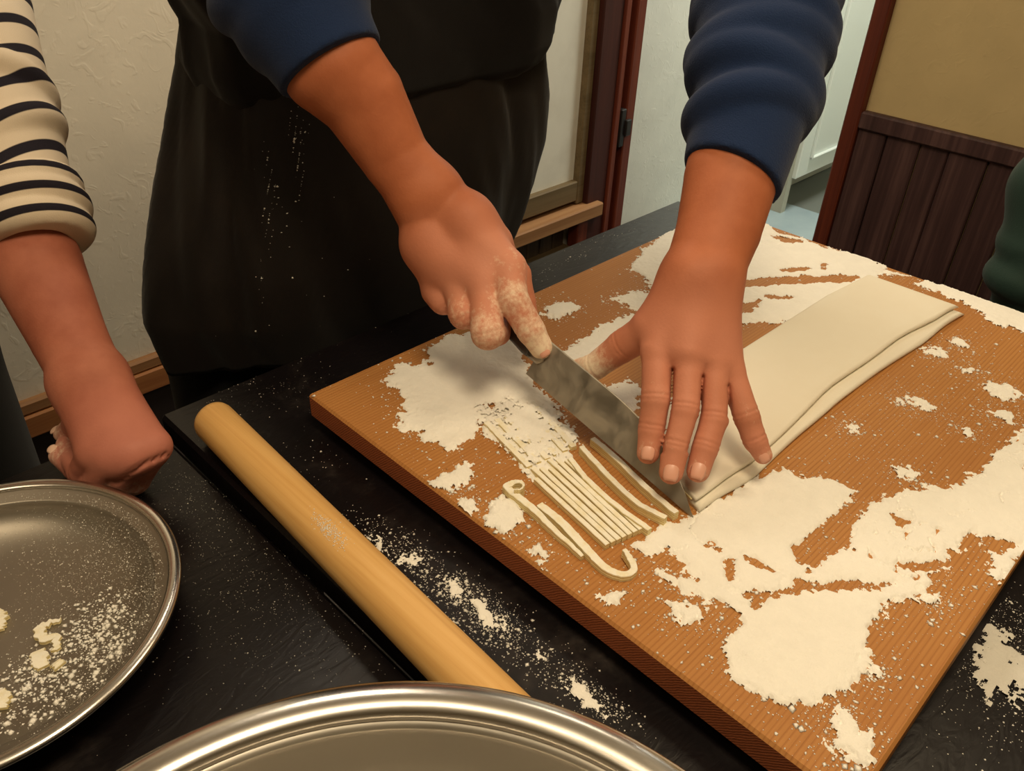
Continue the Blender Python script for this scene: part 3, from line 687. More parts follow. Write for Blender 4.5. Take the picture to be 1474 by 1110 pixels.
# two loose strands at the front with curled ends
c0 = np.array((0.4241,0.3928,0.9265))
cur = [c0+np.array([.0072*math.cos(a_)*1.0, .0072*math.sin(a_), .0]) for a_ in np.linspace(-2.6, 2.4, 8)]
ribbon('noodle', cur+[np.array((0.4162,0.3617,0.9265)), np.array((0.4115,0.3298,0.9265)), np.array((0.4073,0.2950,0.9265))], [.0018, .0018, .0045, .0075, .007, .0035], [.013, .013, .011, .009, .008, .005], 'loose noodle curled open at its upper end, leftmost on the board', gN, seed=50)
ribbon('noodle', [(0.4253,0.3633,0.9265), (0.4233,0.3355,0.9265), (0.4160,0.3026,0.9265), (0.4110,0.2763,0.9265), (0.4147,0.2589,0.9265), (0.4262,0.2546,0.9265), (0.4326,0.2635,0.9275), (0.4348,0.2723,0.9285)], [.0075, .0085, .008, .007, .006, .006, .004], [.0075, .0075, .007, .006, .006, .007, .009], 'loose noodle with its lower tip bent into a hook', gN, seed=51)

# folded dough sheet under the hand
ds_ = empty('dough_sheet', (.82, .31, ZB), 'long folded sheet of pale udon dough held flat under the spread hand', 'dough')
def slab(name, outline, z0, z1, mat, nseg=26, bulge=.0035, seed=1, wob=.0012):
    """rounded slab; outline = (left edge pts, right edge pts) both from near to far"""
    Lp, Rp = (np.array(o_) for o_ in outline)
    rs = np.random.default_rng(seed); vs = []; fs = []
    tt = np.linspace(0, 1, nseg)
    def samp(Pp, t): 
        x = np.linspace(0, 1, len(Pp)); return np.array([np.interp(t, x, Pp[:, 0]), np.interp(t, x, Pp[:, 1])])
    sec = [(0.0, .0), (-1, .18), (-1.25, .5), (-.9, .85), (0.0, 1.0), (.12, 1.0), (.3, 1.02), (.5, 1.03), (.7, 1.02), (.88, 1.0), (1., 1.0), (1.9, .85), (2.25, .5), (2, .18), (1., .0)]
    K = len(sec); ph = rs.uniform(0, 6)
    for i, t in enumerate(tt):
        l = samp(Lp, t); r_ = samp(Rp, t); d = r_-l; wdt = np.linalg.norm(d); d /= wdt
        endr = 1-max(0, (t-.965)/.035)**2*.75
        for a_, b_ in sec:
            if a_ < 0: p = l+d*bulge*a_
            elif a_ > 1: p = r_+d*bulge*(a_-1)
            else: p = l+d*(wdt*a_)
            wv_ = wob*math.sin(9*t+ph+3*a_)*.5
            if a_ > 1: p = p+d*wob*math.sin(23*t+ph)
            vs.append((p[0], p[1], z0+(z1-z0)*b_*endr+wv_*b_*.3))
    for i in range(nseg-1):
        for k in range(K):
            fs.append((i*K+k, i*K+(k+1) % K, (i+1)*K+(k+1) % K, (i+1)*K+k))
    fs.append(tuple(range(K-1, -1, -1))); fs.append(tuple((nseg-1)*K+k for k in range(K)))
    mb = MB(); mb.add(vs, fs); return mb.build(name, [mat], ds_, True)
lowL = [(.564, .372), (.77, .376), (1.0, .375), (1.118, .366)]
lowR = [(.532, .262), (.62, .253), (.80, .258), (1.0, .246), (1.120, .240)]
topL = [(.565, .373), (.77, .3765), (1.0, .3745), (1.114, .364)]
topR = [(.533, .2690), (.62, .262), (.80, .272), (.95, .268), (1.04, .258), (1.116, .247)]
slab('lower_layer', (lowL, lowR), ZB+.0003, ZB+.0085, M['dough_skin'], 40, .003, 1)
slab('upper_layer', (topL, topR), ZB+.0095, ZB+.0165, M['dough_skin'], 40, .0028, 2)
# thin fold lines seen at the lip: the middle layers
slab('middle_layer', ([(p[0], p[1]-.004) for p in topL], [(p[0], p[1]+.003) for p in topR]), ZB+.0078, ZB+.0105, M['dough_cut'], 30, .001, 3)

# ------------------------------------------------------------------ knife
kn = empty('kitchen_knife', (0.5414,0.3818,0.9300), 'broad steel kitchen knife with black handle cutting the dough, held in the right fist', 'knife')
tip = Vector((0.5210,0.2593,0.9268)); heel = Vector((0.5261,0.4814,0.9740)); S_ = Vector((0.5423,0.4600,0.9996))
ex = (tip-heel); Lb = ex.length; ex.normalize()
ez = S_-heel; ez = (ez-ex*ez.dot(ex)).normalized()
if ez.z < 0: ez = -ez
ey = ez.cross(ex)
Hb = .044
vs = []; fs = []; ns = 40
for i in range(ns+1):
    u = i/ns; x = u*Lb
    zs = Hb*(1-max(0., (u-.35)/.65)**2.6)
    ze = .0
    if u > .97: zs = max(zs, .0012)
    th = .0011*(1-.5*u)
    for yy, zz in ((0, ze), (th*.45, ze+(zs-ze)*.3), (th, zs*.98+ze*.02), (th*.6, zs), (-th*.6, zs), (-th, zs*.98+ze*.02), (-th*.45, ze+(zs-ze)*.3)):
        vs.append(heel+ex*x+ey*yy+ez*zz)
for i in range(ns):
    for k in range(7): fs.append((i*7+k, (i+1)*7+k, (i+1)*7+(k+1) % 7, i*7+(k+1) % 7))
fs.append(tuple(range(7))); fs.append(tuple(ns*7+k for k in range(6, -1, -1)))
mb = MB(); mb.add(vs, fs); mb.build('blade', [M['blade']], kn, False)
def rod(name, A, B, up, w0, h0, mat, parent, sections):
    A = Vector(A); B = Vector(B); d = (B-A); L_ = d.length; d.normalize()
    s = d.cross(Vector(up)).normalized(); u_ = s.cross(d)
    vs = []; fs = []; K = 12
    for t, sc in sections:
        for k in range(K):
            an = 2*math.pi*k/K; ca, sa = math.cos(an), math.sin(an)
            sg = lambda v: math.copysign(abs(v)**.6, v)
            vs.append(A+d*(t*L_)+s*(w0*.5*sc*sg(ca))+u_*(h0*.5*sc*sg(sa)))
    n_ = len(sections)
    for i in range(n_-1):
        for k in range(K): fs.append((i*K+k, i*K+(k+1) % K, (i+1)*K+(k+1) % K, (i+1)*K+k))
    fs.append(tuple(range(K-1, -1, -1))); fs.append(tuple((n_-1)*K+k for k in range(K)))
    mb = MB(); mb.add(vs, fs); return mb.build(name, [mat], parent, True)
hA = heel+ez*.027+ex*.004; hB = Vector((0.5508,0.6004,1.0314))
rod('bolster', hA+ex*.006, hA-ex*.012, ez, .012, .024, M['blade'], kn, [(0, .5), (.2, .95), (1, 1)])
rod('handle', hA-ex*.012, hB, ez, .018, .025, M['handle'], kn, [(0, .95), (.05, 1), (.3, .95), (.6, 1.0), (.9, 1.05), (.98, .95), (1, .6)])

# ------------------------------------------------------------------ signed-distance bodies
class Field:
    def __init__(s, lo, hi, vox):
        s.lo = np.array(lo, float); s.vox = vox
        s.n = np.ceil((np.array(hi)-s.lo)/vox).astype(int)+1
        s.d = np.full(tuple(s.n), 1.0, np.float32)
    def sub(s, lo, hi):
        i0 = np.clip(((lo-s.lo)/s.vox).astype(int)-1, 0, s.n); i1 = np.clip(((hi-s.lo)/s.vox).astype(int)+2, 0, s.n)
        sl = tuple(slice(a_, b_) for a_, b_ in zip(i0, i1))
        ax = [s.lo[k]+np.arange(i0[k], i1[k])*s.vox for k in range(3)]
        return sl, ax[0][:, None, None].astype(np.float32), ax[1][None, :, None].astype(np.float32), ax[2][None, None, :].astype(np.float32)
    def new(s):
        f = Field.__new__(Field); f.lo = s.lo; f.vox = s.vox; f.n = s.n; f.d = np.full(tuple(s.n), 1.0, np.float32); return f
    def smin(s, sl, d, k):
        a_ = s.d[sl]
        if k <= 0: s.d[sl] = np.minimum(a_, d); return
        h = np.maximum(k-np.abs(a_-d), 0)/k
        s.d[sl] = np.minimum(a_, d)-h*h*k*.25
    def cone(s, a, b, ra, rb, k=.004, m=.03):
        a = np.array(a, float); b = np.array(b, float); R = max(ra, rb)+m
        sl, X, Y, Z = s.sub(np.minimum(a, b)-R, np.maximum(a, b)+R)
        if min(x.size for x in (X, Y, Z)) == 0: return
        e = b-a; L2 = (e@e)+1e-12
        t = np.clip(((X-a[0])*e[0]+(Y-a[1])*e[1]+(Z-a[2])*e[2])/L2, 0, 1)
        d = np.sqrt((X-a[0]-t*e[0])**2+(Y-a[1]-t*e[1])**2+(Z-a[2]-t*e[2])**2)-(ra+t*(rb-ra))
        s.smin(sl, d.astype(np.float32), k)
    def chain(s, P, R, k=.004):
        for i in range(len(P)-1): s.cone(P[i], P[i+1], R[i], R[i+1], k)
    def ell(s, c, r, k=.02, rot=None, m=.05):
        c = np.array(c, float); r = np.array(r, float); B = r.max()+m
        sl, X, Y, Z = s.sub(c-B, c+B)
        if min(x.size for x in (X, Y, Z)) == 0: return
        x, y, z = X-c[0], Y-c[1], Z-c[2]
        if rot is not None:
            R = np.array(rot); x, y, z = (R[0, i]*x+R[1, i]*y+R[2, i]*z for i in range(3))
        q = np.sqrt((x/r[0])**2+(y/r[1])**2+(z/r[2])**2); g_ = np.sqrt((x/r[0]**2)**2+(y/r[1]**2)**2+(z/r[2]**2)**2)+1e-6
        s.smin(sl, (q*(q-1)/g_).astype(np.float32), k)
    def crease(s, c, axis, rad, depth, w, up=None):
        """shallow wrinkles across a joint"""
        c = np.array(c); sl, X, Y, Z = s.sub(c-rad, c+rad)
        x, y, z = X-c[0], Y-c[1], Z-c[2]
        t = x*axis[0]+y*axis[1]+z*axis[2]; r2 = x*x+y*y+z*z
        gq = depth*np.exp(-(t/w)**2)*np.exp(-r2/(rad*.75)**2)
        if up is not None: gq = gq*np.clip((x*up[0]+y*up[1]+z*up[2])/rad*2.2, 0, 1)
        s.d[sl] += gq.astype(np.float32)
    def groove(s, a, b, depth, w):
        if not hasattr(s, 'gv'): s.gv = np.zeros_like(s.d)
        a = np.array(a, float); b = np.array(b, float)
        sl, X, Y, Z = s.sub(np.minimum(a, b)-.02, np.maximum(a, b)+.02)
        e = b-a; t = np.clip(((X-a[0])*e[0]+(Y-a[1])*e[1]+(Z-a[2])*e[2])/(e@e), 0, 1)
        r2 = (X-a[0]-t*e[0])**2+(Y-a[1]-t*e[1])**2+(Z-a[2]-t*e[2])**2
        s.gv[sl] = np.maximum(s.gv[sl], (depth*np.exp(-r2/w**2)).astype(np.float32))
    def limbs(s, chains, k):
        for P, Rr in chains:
            f = s.new(); f.chain(P, Rr, .001); s.merge(f, k)
    def merge(s, o, k):
        h = np.maximum(k-np.abs(s.d-o.d), 0)/k if k > 0 else 0
        s.d = np.minimum(s.d, o.d)-(h*h*k*.25 if k > 0 else 0)
    def plane(s, p, n_):
        """cut away everything on the side n points to"""
        p = np.array(p); n_ = np.array(n_)/np.linalg.norm(n_)
        ax = [s.lo[k]+np.arange(s.n[k])*s.vox for k in range(3)]
        d = (ax[0][:, None, None]-p[0])*n_[0]+(ax[1][None, :, None]-p[1])*n_[1]+(ax[2][None, None, :]-p[2])*n_[2]
        s.d = np.maximum(s.d, d.astype(np.float32))
    def grid(s):
        ax = [(s.lo[k]+np.arange(s.n[k])*s.vox).astype(np.float32) for k in range(3)]
        return ax[0][:, None, None], ax[1][None, :, None], ax[2][None, None, :]
    def mesh(s, relax=2):
        """surface nets"""
        d = s.d+s.gv if hasattr(s, 'gv') else s.d
        ins = d < 0
        c = [ins[i:ins.shape[0]-1+i, j:ins.shape[1]-1+j, k:ins.shape[2]-1+k] for i in (0, 1) for j in (0, 1) for k in (0, 1)]
        cnt = sum(x.astype(np.int8) for x in c); act = (cnt > 0) & (cnt < 8)
        I = np.argwhere(act); idx = np.full(act.shape, -1, np.int32); idx[act] = np.arange(len(I))
        acc = np.zeros((len(I), 3)); num = np.zeros(len(I))
        off = [(i, j, k) for i in (0, 1) for j in (0, 1) for k in (0, 1)]
        val = {o: d[I[:, 0]+o[0], I[:, 1]+o[1], I[:, 2]+o[2]] for o in off}
        for o in off:
            for ax in range(3):
                if o[ax] == 1: continue
                o2 = list(o); o2[ax] = 1; o2 = tuple(o2)
                va, vb = val[o], val[o2]; cr = (va < 0) != (vb < 0)
                t = np.where(cr, va/(va-vb+1e-12), 0)
                p = np.tile(np.array(o, float), (len(I), 1)); p[:, ax] = t
                acc[cr] += p[cr]; num[cr] += 1
        V = (I+acc/np.maximum(num, 1)[:, None])*s.vox+s.lo
        Q = []
        for ax in range(3):
            u_, w_ = (ax+1) % 3, (ax+2) % 3
            n0 = list(ins.shape); sl0 = [slice(None)]*3; sl1 = [slice(None)]*3
            sl0[ax] = slice(0, -1); sl1[ax] = slice(1, None)
            A_ = ins[tuple(sl0)]; B_ = ins[tuple(sl1)]
            ch = np.argwhere(A_ != B_)
            ok = (ch[:, u_] > 0) & (ch[:, w_] > 0) & (ch[:, u_] < ins.shape[u_]-1) & (ch[:, w_] < ins.shape[w_]-1)
            ch = ch[ok]; fl = A_[ch[:, 0], ch[:, 1], ch[:, 2]]
            def cell(du, dw):
                q_ = ch.copy(); q_[:, u_] -= du; q_[:, w_] -= dw
                return idx[q_[:, 0], q_[:, 1], q_[:, 2]]
            q4 = np.stack([cell(1, 1), cell(0, 1), cell(0, 0), cell(1, 0)], 1)
            q4[~fl] = q4[~fl][:, ::-1]
            Q.append(q4)
        Q = np.concatenate(Q); Q = Q[(Q >= 0).all(1)]
        for _ in range(relax):
            S = np.zeros_like(V); N = np.zeros(len(V))
            for k in range(4):
                np.add.at(S, Q[:, k], V[Q[:, (k+1) % 4]]+V[Q[:, (k+3) % 4]]); np.add.at(N, Q[:, k], 2)
            V = V*.5+.5*S/np.maximum(N, 1)[:, None]
        return V, Q
def joinm(parts):
    Vs, Qs, b = [], [], 0
    for V, Q in parts: Vs.append(V); Qs.append(Q+b); b += len(V)
    return np.concatenate(Vs), np.concatenate(Qs)
def fattr(me, name, vals):
    at = me.attributes.new(name, 'FLOAT', 'POINT'); at.data.foreach_set('value', np.asarray(vals, np.float32))

def hand_field(F, palm, fingers, webk=.005, kpalm=.014):
    """palm = list of (a,b,ra,rb); fingers = list of (points, radii); returns F"""
    for a_, b_, ra, rb in palm: F.cone(a_, b_, ra, rb, kpalm)
    res = None
    base = F.d.copy()
    for P, R in fingers:
        fg = F.new(); fg.chain(P, R, .004)
        for j in range(1, len(P)-1):
            ax = np.array(P[j+1])-np.array(P[j-1]); ax /= np.linalg.norm(ax)
            for o_, dp_ in ((-.0022, .0016), (.0020, .0010)):
                fg.crease(np.array(P[j])+ax*o_, ax, R[j]*1.8, dp_, .0013)
        h = np.maximum(webk-np.abs(base-fg.d), 0)/webk
        u = np.minimum(base, fg.d)-h*h*webk*.25
        if res is None: res = u
        else:
            kk = .0009; h = np.maximum(kk-np.abs(res-u), 0)/kk
            res = np.minimum(res, u)-h*h*kk*.25
    F.d = res
    return F

def nail(parent, tipc, dirv, up, wdt, lng, r, mat, name='nail'):
    """curved plate lying on the finger's back near its tip"""
    d = np.array(dirv, float); d /= np.linalg.norm(d); u = np.array(up, float); u -= d*(u@d); u /= np.linalg.norm(u); s = np.cross(d, u)
    vs = []; fs = []; nu, nv = 9, 9
    for lay in (0, 1):
        for i in range(nu):
            t = i/(nu-1.)*2-1
            for j in range(nv):
                q_ = j/(nv-1.)*2-1
                # rounded-rectangle outline
                hw = wdt*.5*(1-.22*abs(t)**4 if t > 0 else 1-.28*abs(t)**2.2)
                y_ = q_*hw; ang = y_/r
                rad = r+(.0006 if lay == 0 else -.0012)-(.0010*max(0, t)**3+.0014*max(0, -t)**2)-(.0008*abs(q_)**4)
                p = np.array(tipc)+d*(t*lng*.5)+s*(rad*math.sin(ang))+u*(rad*math.cos(ang))
                vs.append(p)
    K = nu*nv
    for i in range(nu-1):
        for j in range(nv-1):
            a_ = i*nv+j; fs.append((a_, a_+nv, a_+nv+1, a_+1)); fs.append((K+a_, K+a_+1, K+a_+nv+1, K+a_+nv))
    for j in range(nv-1):
        fs.append((j, j+1, K+j+1, K+j)); e_ = (nu-1)*nv; fs.append((e_+j+1, e_+j, K+e_+j, K+e_+j+1))
    for i in range(nu-1):
        fs.append((i*nv, K+i*nv, K+(i+1)*nv, (i+1)*nv)); e_ = nv-1; fs.append((i*nv+e_, (i+1)*nv+e_, K+(i+1)*nv+e_, K+i*nv+e_))
    mb = MB(); mb.add(vs, fs); return mb.build(name, [mat], parent, True)

# ================================================================== the cook
cook = empty('person', (.66, 1.0, 0), 'person in black apron with pushed up navy sleeves, cutting dough with a knife', 'person')
TOCAM = lambda p: (np.array([0, 0, CZ])-np.array(p))/np.linalg.norm(np.array([0, 0, CZ])-np.array(p))
axp = [np.array((0.7269,0.3945,1.1699)), np.array((0.8023,0.4332,1.2356)), np.array((0.8708,0.4798,1.3020)), np.array((0.9249,0.5193,1.3547))]
bx = [np.array((0.4745,0.7149,1.2432)), np.array((0.4678,0.7595,1.2934)), np.array((0.4698,0.8029,1.3357))]
# --- left hand (spread on the dough) and forearm
wL0, wL1 = (0.6260,0.3653,1.0955), (0.6381,0.3531,1.0961)
iM, mM, rM, pM = (0.5713,0.3558,1.0422), (0.5851,0.3314,1.0464), (0.6007,0.3130,1.0408), (0.6123,0.3006,1.0301)
fI = ([iM, (0.5447,0.3324,1.0117), (0.5317,0.3237,0.9892), (0.5181,0.3155,0.9718)], [.0150, .0140, .0127, .0105])
fM = ([mM, (0.5530,0.3054,1.0110), (0.5328,0.2970,0.9846), (0.5173,0.2879,0.9661)], [.0152, .0142, .0131, .0110])
fR = ([rM, (0.5739,0.2864,1.0016), (0.5541,0.2791,0.9821), (0.5380,0.2724,0.9655)], [.0146, .0134, .0124, .0106])
fP = ([pM, (0.6024,0.2692,0.9985), (0.6011,0.2550,0.9793), (0.6025,0.2438,0.9660)], [.0136, .0120, .0110, .0088])
fT = ([(0.5897,0.3767,1.0509), (0.5812,0.4019,1.0230), (0.5682,0.4251,0.9918), (0.5652,0.4530,0.9743)], [.0190, .0160, .0135, .0105])
palmL = [(wL0, iM, .0260, .0160), (wL0, mM, .025, .0165), (wL1, mM, .025, .0165), (wL1, rM, .0250, .0150), (wL1, pM, .0245, .0135), (wL0, (0.5892,0.3782,1.0519), .024, .0195)]
eL = (0.8127,0.4474,1.2521); cL = (0.7196,0.3957,1.1634)
F = Field(np.min([fT[0][3], fM[0][3], wL0, fI[0][3]], 0)-.06, np.max([wL1, cL, eL, pM], 0)+.06, .0013)
for a_, b_, c_ in ((wL0, (0.6673,0.3818,1.1258), (0.7123,0.4031,1.1630)), (wL1, (0.6821,0.3670,1.1265), (0.7260,0.3894,1.1637))):
    F.limbs([([a_, b_, c_, eL], [.0275, .0300, .0360, .043])], .022)
hand_field(F, palmL, [fI, fM, fR, fP, fT])
def deep(F, pts, d0, d1, depth, w):
    for dd in np.linspace(d0, d1, 12):
        P3 = [np.array([0, 0, CZ])+(np.array(p)-np.array([0, 0, CZ]))*dd for p in pts]
        for i in range(len(P3)-1): F.groove(P3[i], P3[i+1], depth, w)
deep(F, [(0.7446,0.4380,0.9047), (0.7299,0.4242,0.8752), (0.7141,0.4142,0.8484), (0.6971,0.4054,0.8216)], .742, .772, .0030, .0018)
deep(F, [(0.7672,0.4086,0.8990), (0.7512,0.3947,0.8681), (0.7368,0.3888,0.8469), (0.7193,0.3832,0.8227)], .738, .768, .0030, .0018)
deep(F, [(0.7849,0.3814,0.8904), (0.7784,0.3717,0.8736), (0.7707,0.3657,0.8596)], .742, .770, .0030, .0018)
VL, QL = F.mesh(1)
# --- right hand (closed on the handle) and forearm
wA, wB = (0.5148,0.6380,1.1179), (0.5326,0.6306,1.1294)
iM2, mM2, rM2, pM2 = (0.5485,0.5344,1.0688), (0.5290,0.5499,1.0549), (0.5156,0.5727,1.0424), (0.5083,0.6003,1.0307)
gI = ([iM2, (0.5321,0.5107,1.0470), (0.5359,0.4880,1.0211), (0.5402,0.4750,1.0036)], [.0172, .0163, .0146, .0122])
gM = ([mM2, (0.4991,0.5122,1.0207), (0.5258,0.5250,1.0052), (0.5520,0.5328,1.0089)], [.0175, .0170, .0140, .0115])
gR = ([rM2, (0.4994,0.5493,1.0265), (0.5275,0.5548,1.0086), (0.5566,0.5613,1.0106)], [.0165, .0152, .0130, .0110])
gP = ([pM2, (0.5029,0.5862,1.0249), (0.5274,0.5880,1.0101), (0.5535,0.5917,1.0132)], [.0155, .0135, .0120, .0100])
gT = ([(0.5692,0.5896,1.0755), (0.5838,0.5577,1.0411), (0.5798,0.5417,1.0172), (0.5729,0.5231,0.9982)], [.020, .0165, .0140, .0115])
hyp, thn = (0.5119,0.6179,1.0769), (0.5461,0.5957,1.1014)
palmR = [(wA, hyp, .0245, .0215), (wB, thn, .0245, .0215), (hyp, thn, .0215, .0215), (thn, iM2, .0225, .0172), (thn, mM2, .0225, .0178), (hyp, rM2, .0225, .0170), (hyp, pM2, .0215, .0160), (hyp, mM2, .0225, .0178), (thn, (0.5685,0.5781,1.0756), .023, .021)]
cR = (0.4755,0.7139,1.2433); eR = (0.4633,0.7721,1.3155)
F = Field(np.min([gI[0][3], pM2, wA, cR, eR, gM[0][1]], 0)-.07, np.max([gI[0][3], wB, cR, eR, pM2, gT[0][2]], 0)+.07, .0015)
for a_, b_, c_, d_ in ((wA, (0.5013,0.6682,1.1536), (0.4854,0.7007,1.2103), (0.4670,0.7201,1.2387)), (wB, (0.5172,0.6603,1.1625), (0.5019,0.6920,1.2190), (0.4837,0.7110,1.2473))):
    F.limbs([([a_, b_, c_, d_, eR], [.0248, .0250, .0330, .0395, .047])], .022)
hand_field(F, palmR, [gI, gM, gR, gP, gT], .009, .016)
VR, QR = F.mesh(1)
# --- trunk, upper arms, neck and head, legs (mostly above the frame or under the clothes)
shR, shL = np.array((.44, .93, 1.50)), np.array((.88, .90, 1.50)); hd = np.array((.66, .80, 1.78))
F = Field((.2, .4, .3), (1.15, 1.3, 1.95), .011)
F.cone((.56, 1.03, .98), (.64, 1.0, 1.35), .13, .12, .05); F.cone((.72, 1.03, .98), (.68, 1.0, 1.35), .13, .12, .05)
F.cone(shR, shL, .065, .065, .05); F.cone((.66, .93, 1.48), hd+np.array((0, .02, -.06)), .062, .055, .03)
F.cone(shR, bx[2], .055, .046, .04); F.cone(bx[2], eR, .046, .046, .04); F.cone(shL, axp[3], .055, .046, .04); F.cone(axp[3], eL, .046, .046, .03)
for sx in (.55, .77): F.cone((sx, 1.02, .92), (sx, 1.03, .32), .085, .06, .03)
VT, QT = F.mesh(1)
def head_mesh(c, yaw, pitch, size=1.0):
    F = Field((-.12, -.15, -.16), (.12, .15, .16), .0055)
    F.ell((0, .015, .03), (.074, .092, .092), .02); F.ell((0, -.025, -.04), (.058, .068, .075), .03)
    F.ell((0, -.068, -.085), (.026, .022, .02), .02)
    F.cone((0, -.095, .012), (0, -.115, -.028), .008, .012, .012); F.ell((.012, -.102, -.03), (.008, .01, .007), .008); F.ell((-.012, -.102, -.03), (.008, .01, .007), .008)
    for sx in (-1, 1):
        F.ell((sx*.076, .012, -.005), (.01, .02, .032), .008); F.cone((sx*.012, -.09, .026), (sx*.05, -.078, .028), .008, .007, .01)
        F.ell((sx*.031, -.083, .005), (.014, .010, .009), .004)
    F.cone((-.022, -.092, -.056), (.022, -.092, -.056), .007, .007, .006); F.cone((-.018, -.090, -.067), (.018, -.090, -.067), .008, .008, .005)
    V, Q = F.mesh(1)
    R = np.array(Euler((pitch, 0, yaw)).to_matrix()); return V@R.T*size+np.array(c), Q
def hair_mesh(c, yaw, pitch, size=1.0):
    F = Field((-.12, -.15, -.16), (.12, .16, .16), .006)
    F.ell((0, .026, .04), (.084, .098, .094), .02)
    F.ell((0, .05, -.03), (.072, .07, .08), .02)
    F.plane((0, -.045, .03), (0, -1, -.35))
    V, Q = F.mesh(2); R = np.array(Euler((pitch, 0, yaw)).to_matrix()); return V@R.T*size+np.array(c), Q
HV, HQ = head_mesh(hd, .0, .5)
V, Q = joinm([(VL, QL), (VR, QR), (VT, QT), (HV, HQ)])
body = link('body', fast_mesh('body', V, Q), [M['skin_chef']], cook)
def dist_attr(V, pts, rad):
    v = np.zeros(len(V))
    for p in pts:
        v = np.maximum(v, np.clip(1-np.linalg.norm(V-np.array(p), axis=1)/rad, 0, 1))
    return v
flr = np.maximum(dist_attr(V, [gI[0][3], (np.array(gI[0][2])+np.array(gI[0][3]))/2], .030)*1.15, dist_attr(V, [gI[0][2], gM[0][1], gI[0][1]], .045)*.75)
flr = np.maximum(flr, dist_attr(V, [fT[0][3], fT[0][2]], .045)*.95)
flr = np.maximum(flr, dist_attr(V, [iM2, gR[0][1], gM[0][1]], .05)*.5)
flr = np.maximum(flr, dist_attr(V, [fI[0][3], fI[0][1], fM[0][2], fR[0][3], fP[0][3], fP[0][1]], .03)*.45)
fattr(body.data, 'flour', flr)
red = dist_attr(V, [fI[0][3], fM[0][3], fR[0][3], fP[0][3], fI[0][2], fM[0][2], fR[0][2], fP[0][2]], .045)*.9
red = np.maximum(red, np.minimum(1, dist_attr(V, [iM2, mM2, rM2, gM[0][1]], .10)*1.3)*.75); red = np.maximum(red, np.minimum(1, dist_attr(V, [iM, mM, rM, pM, fM[0][1], fT[0][2]], .10)*1.3)*.7)
fattr(body.data, 'red', red)
for fg, wd_, lg in ((fI, .0140, .0165), (fM, .0160, .0195), (fR, .0155, .0195), (fP, .0105, .0120)):
    P_ = np.array(fg[0][3]); d_ = P_-np.array(fg[0][2]); d_ /= np.linalg.norm(d_)
    nail(body, P_-d_*.0010, d_, TOCAM(P_)*1.0, wd_, lg, fg[1][3]+.0002, M['nail'])
P_ = np.array(gI[0][3]); d_ = P_-np.array(gI[0][2]); d_ /= np.linalg.norm(d_)
nail(body, P_+d_*.004, d_, TOCAM(P_), .0125, .010, gI[1][3]-.0008, M['nail'])
hv, hq = hair_mesh(hd, 0, .5); link('hair', fast_mesh('hair', hv, hq), [M['hair']], cook)

# --- navy sweater: two pushed-up sleeves and the shoulders under the apron
def sleeve(F, pts, rads):
    F.chain(pts, rads, .02)
# left arm sleeve with bunched folds
axp = [np.array((0.7269,0.3945,1.1699)), np.array((0.8023,0.4332,1.2356)), np.array((0.8708,0.4798,1.3020)), np.array((0.9249,0.5193,1.3547))]
F = Field(np.min(axp, 0)-.11, np.max(axp, 0)+.13, .0032)
cuffc = np.array((0.7196,0.3957,1.1634)); 
F.cone(cuffc-(axp[1]-axp[0])*.15, axp[1], .0485, .062, .012)
F.cone(axp[1], axp[2], .062, .074, .01); F.cone(axp[2], axp[3], .074, .078, .01)
axd = (axp[2]-axp[0]); axd /= np.linalg.norm(axd)
sd = np.cross(axd, TOCAM(axp[1])); sd /= np.linalg.norm(sd); fw = np.cross(sd, axd)
def ring(F, c, nrm, R, r_, k=.008, n_=26, tilt=0., lo=0., el=1.0, sideoff=0.):
    nrm = np.array(nrm)/np.linalg.norm(nrm); a_ = np.cross(nrm, (0.3, .2, .9)); a_ /= np.linalg.norm(a_); b_ = np.cross(nrm, a_)
    pp = []
    for q_ in range(n_+1):
        an = 2*math.pi*q_/n_
        pp.append(np.array(c)+(a_*math.cos(an)+b_*math.sin(an))*(R+lo*math.sin(2*an+c[0]*40))+nrm*(tilt*math.sin(an+1.3)))
    for q_ in range(n_): F.cone(pp[q_], pp[q_+1], r_, r_, k)
for (px_, R_, r_, tl, lo_) in [((0.7691,0.4181,1.2082), .050, .0140, .010, .002), ((0.7943,0.4323,1.2315), .0525, .0155, -.010, .003), ((0.8217,0.4478,1.2549), .056, .0150, .010, .003), ((0.8481,0.4640,1.2779), .060, .0135, -.008, .004), ((0.8706,0.4780,1.2981), .0605, .0155, .008, .003), ((0.8973,0.4975,1.3248), .064, .017, -.006, .003)]:
    ring(F, px_, axd, R_, r_, .010, 26, tl, lo_)
cutL = np.array((0.7196,0.3968,1.1645)); F.plane(cutL, -(axd+sd*.28*(1 if True else 0)))
SL = F.mesh(2)
# right arm sleeve
bx = [np.array((0.4745,0.7149,1.2432)), np.array((0.4678,0.7595,1.2934)), np.array((0.4698,0.8029,1.3357))]
F = Field(np.min(bx, 0)-.10, np.max(bx, 0)+.10, .0032)
F.cone(bx[0]+(bx[0]-bx[1])*.2, bx[1], .0545, .0650, .012); F.cone(bx[1], bx[2], .067, .074, .012)
ad = bx[1]-bx[0]; ad /= np.linalg.norm(ad)
ring(F, (0.4679,0.7804,1.3110), ad, .060, .016, .012, 26, .012, .003); ring(F, (0.4706,0.7479,1.2811), ad, .052, .012, .014, 26, -.012, .003)
F.plane(np.array((0.4753,0.7147,1.2438)), -ad)
SR = F.mesh(2)
F = Field((.2, .5, 1.2), (1.15, 1.25, 1.7), .011)
F.cone((.60, 1.02, 1.32), (.62, .99, 1.44), .11, .10, .05); F.cone((.72, 1.02, 1.32), (.70, .99, 1.44), .11, .10, .05)
F.cone(shR, shL, .085, .085, .05); F.cone(shR, bx[2], .082, .076, .03); F.cone(shL, axp[3], .082, .078, .03)
ST = F.mesh(2)
